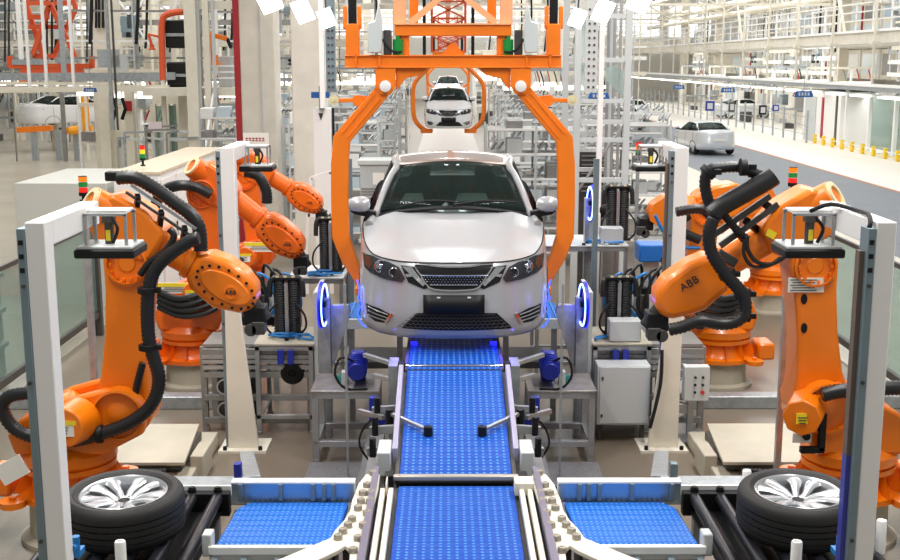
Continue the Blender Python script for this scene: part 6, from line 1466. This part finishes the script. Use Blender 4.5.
# stairs
R = thing('staircase', (P(225, 120, 29).x, 29, 0), 'cream staircase with handrails left of the red-edged column', 'stairs')
for k in range(12):
    c = P(207 + 0 * k, 100, 29); x0 = c.x; m = MB(); m.bb(x0 - .2, x0 + .55, 29 + k * .22, 29.25 + k * .22, .22 * k + .12, .22 * k + .18); m.obj('tread', GREYP, R)
for dx in (-.22, .57): m = MB(); m.bar((x0 + dx, 29, .9), (x0 + dx, 31.6, 3.6), .05); m.obj('handrail', WHITE, R)
for dx in (-.22, .57): m = MB(); m.bar((x0 + dx, 29, .1), (x0 + dx, 31.6, 2.75), .04, .2); m.obj('stringer', CREAM, R)
# stand beneath the left car body, yellow hook
R = thing('body_stand', (P(50, 130, 45).x, 45, 0), 'orange cradle under the white car body at the far left', 'cradle')
m = MB(); m.bar(P(18, 130, 44.5), P(52, 128, 44.5), .3, .2); m.obj('cradle_beam', CARR, R)
m = MB(); m.bar(P(66, 131, 44.5), P(92, 128, 44.5), .3, .22); m.obj('cradle_beam', mat('hook_yellow_orange', (252, 168, 30), .4), R)
m = MB(); m.tube([P(84, 97, 44.3), P(85, 112, 44.3), P(85, 122, 44.3), P(80, 129, 44.3), P(70, 131, 44.3)], .16, 8); m.obj('hook', mat('hook_yellow_orange', (252, 168, 30), .4), R)
for px_ in (34, 58, 76): c = P(px_, 130, 44.5); m = MB(); m.bb(c.x - .1, c.x + .1, 44.4, 44.6, 0, c.z); m.obj('leg', STEEL, R)
R = thing('work_bench', (P(140, 135, 30).x, 30, 0), 'clutter of grey frames and trolleys on the floor before the booth', 'trolley')
random.seed(3)
for k in range(12):
    a = P(random.uniform(105, 186), random.uniform(124, 140), 30 + random.uniform(-1, 1)); h = a.z; m = MB(); m.bar((a.x, a.y, 0), (a.x, a.y, h), .04); m.bar((a.x, a.y, h), (a.x + random.uniform(.3, 1.0), a.y, h + random.uniform(-.1, .1)), .05, .05); m.obj('frame', random.choice([STEEL, ALUD, GREYP]), R)

# clusters of pipes, trays and small boxes that fill the upper hall
def pipe_cluster(seed, label, group, m_set):
    random.seed(seed); x, y = 0, 700; R = thing('pipe_rack', (x, y, 3), label, 'pipe rack', group)
    for k in range(9):
        a = -3.5 + 7 * k / 8 + random.uniform(-.3, .3); w_ = random.choice([.04, .05, .08, .14]); z0 = random.choice([0, 0, 2.8, 3.6]); m = MB(); m.bb(x + a - w_ / 2, x + a + w_ / 2, y - w_ / 2, y + w_ / 2, z0, 9); m.obj('upright_pipe', random.choice(m_set), R)
    for k in range(8):
        z = 3.2 + k * .62 + random.uniform(-.15, .15); h = random.choice([.04, .06, .1, .2]); m = MB(); m.bb(x - 3.6, x + 3.6, y + .1, y + .16, z - h / 2, z + h / 2); m.obj('cross_pipe', random.choice(m_set), R)
    for k in range(7):
        a = random.uniform(-3.4, 3); z = random.uniform(3.3, 7); m = MB(); m.bb(x + a, x + a + random.uniform(.2, .7), y - .2, y + .2, z, z + random.uniform(.2, .6)); m.obj('equipment_box', random.choice([DSTEEL, BINM, STEEL, BLSTEEL, WHITE, CREAM, ALUD]), R)
    for k in range(4):
        a = random.uniform(-3, 2); z = random.uniform(3.5, 6); m = MB(); m.bar((x + a, y - .1, z), (x + a + random.uniform(-1.2, 1.2), y - .1, z + 1.6), .07); m.obj('brace', random.choice(m_set), R)
    for k in range(3):
        a = random.uniform(-3.2, 3); m = MB(); m.tube([(x + a, y - .15, 9), (x + a + .1, y - .15, 6), (x + a - .05, y - .15, 4.2)], .05, 6, sm=2); m.obj('black_hose', BLACK, R)
    return R
MS = [WHITE, CREAM, GREYP, STEEL, CREAM, ALUD]
pcs = [pipe_cluster(21, 'tangle of pale pipes and trays high in the left background', 'pipe racks high on the left', MS), pipe_cluster(22, 'tangle of pale pipes and trays high in the left background', 'pipe racks high on the left', MS)]
for i, (x, y) in enumerate([(-16.5, 44), (-9.3, 45), (-18, 55), (-11, 53), (-7.4, 34.5), (-14, 62), (-5.5, 58), (-24, 60)]):
    if i < 2: pcs[i].location = (x, y, 3)
    else: dup(pcs[i % 2], (x, y, 3), random.uniform(-.2, .2))
pcr = [pipe_cluster(31, 'tangle of white pipes and trays above the right bays', 'pipe racks high on the right', [WHITE, WHITE, CREAM, GREYP]), pipe_cluster(32, 'tangle of white pipes and trays above the right bays', 'pipe racks high on the right', [WHITE, WHITE, CREAM, GREYP])]
for i, (x, y, a) in enumerate([(21, 54, 1.4), (20.2, 64, 1.5), (21, 74, 1.6), (22.5, 86, 1.5), (21, 98, 1.5), (6.5, 60, 0), (5, 75, 0), (9, 90, .2)]):
    if i < 2: pcr[i].location = (x, y, 3); pcr[i].rotation_euler = (0, 0, a)
    else: dup(pcr[i % 2], (x, y, 3), a)
# ------------------------------------------------------------------ light
w = bpy.data.worlds.new('world'); SC.world = w; w.use_nodes = True
bg = w.node_tree.nodes['Background']; bg.inputs[0].default_value = (.98, .97, .93, 1); bg.inputs[1].default_value = .32
def area(name, loc, size, energy, color=(1, 1, 1), rot=(0, 0, 0), sy=None):
    l = bpy.data.lights.new(name, 'AREA'); l.energy = energy; l.color = color; l.size = size
    if sy: l.shape = 'RECTANGLE'; l.size_y = sy
    o = bpy.data.objects.new(name, l); COL.objects.link(o); o.location = loc; o.rotation_euler = rot; return o
for i, (x, y) in enumerate([(-3.5, 6), (3.5, 6), (-3.5, 12), (3.5, 12), (0, 20)]):
    area('hall_lamp', (x, y, 8.5), .7, 430, (1, .98, .95), (0, 0, 0), 5)
area('hall_lamp', (10, 45, 11), 12, 4000, (1, .99, .97), sy=50)
area('hall_lamp', (-12, 40, 11), 12, 3200, (1, .98, .94), sy=40)
area('hall_lamp', (0, 85, 11), 20, 7000, (1, .99, .97), sy=50)
area('bay_lamp', (18.6, 75, 4.3), 1, 1500, (1, .99, .97), (0, math.radians(-35), 0), sy=70)
area('bay_lamp', (18.8, 75, 9.5), 1, 2600, (1, .99, .97), (0, math.radians(-35), 0), sy=70)
area('bay_lamp', (18.6, 75, 2.25), .6, 700, (1, .99, .97), (0, math.radians(-20), 0), sy=70)
SC.view_settings.view_transform = 'Standard'; SC.view_settings.look = 'None'; SC.view_settings.gamma = 1
SC.view_settings.use_curve_mapping = False; SC.view_settings.exposure = .1
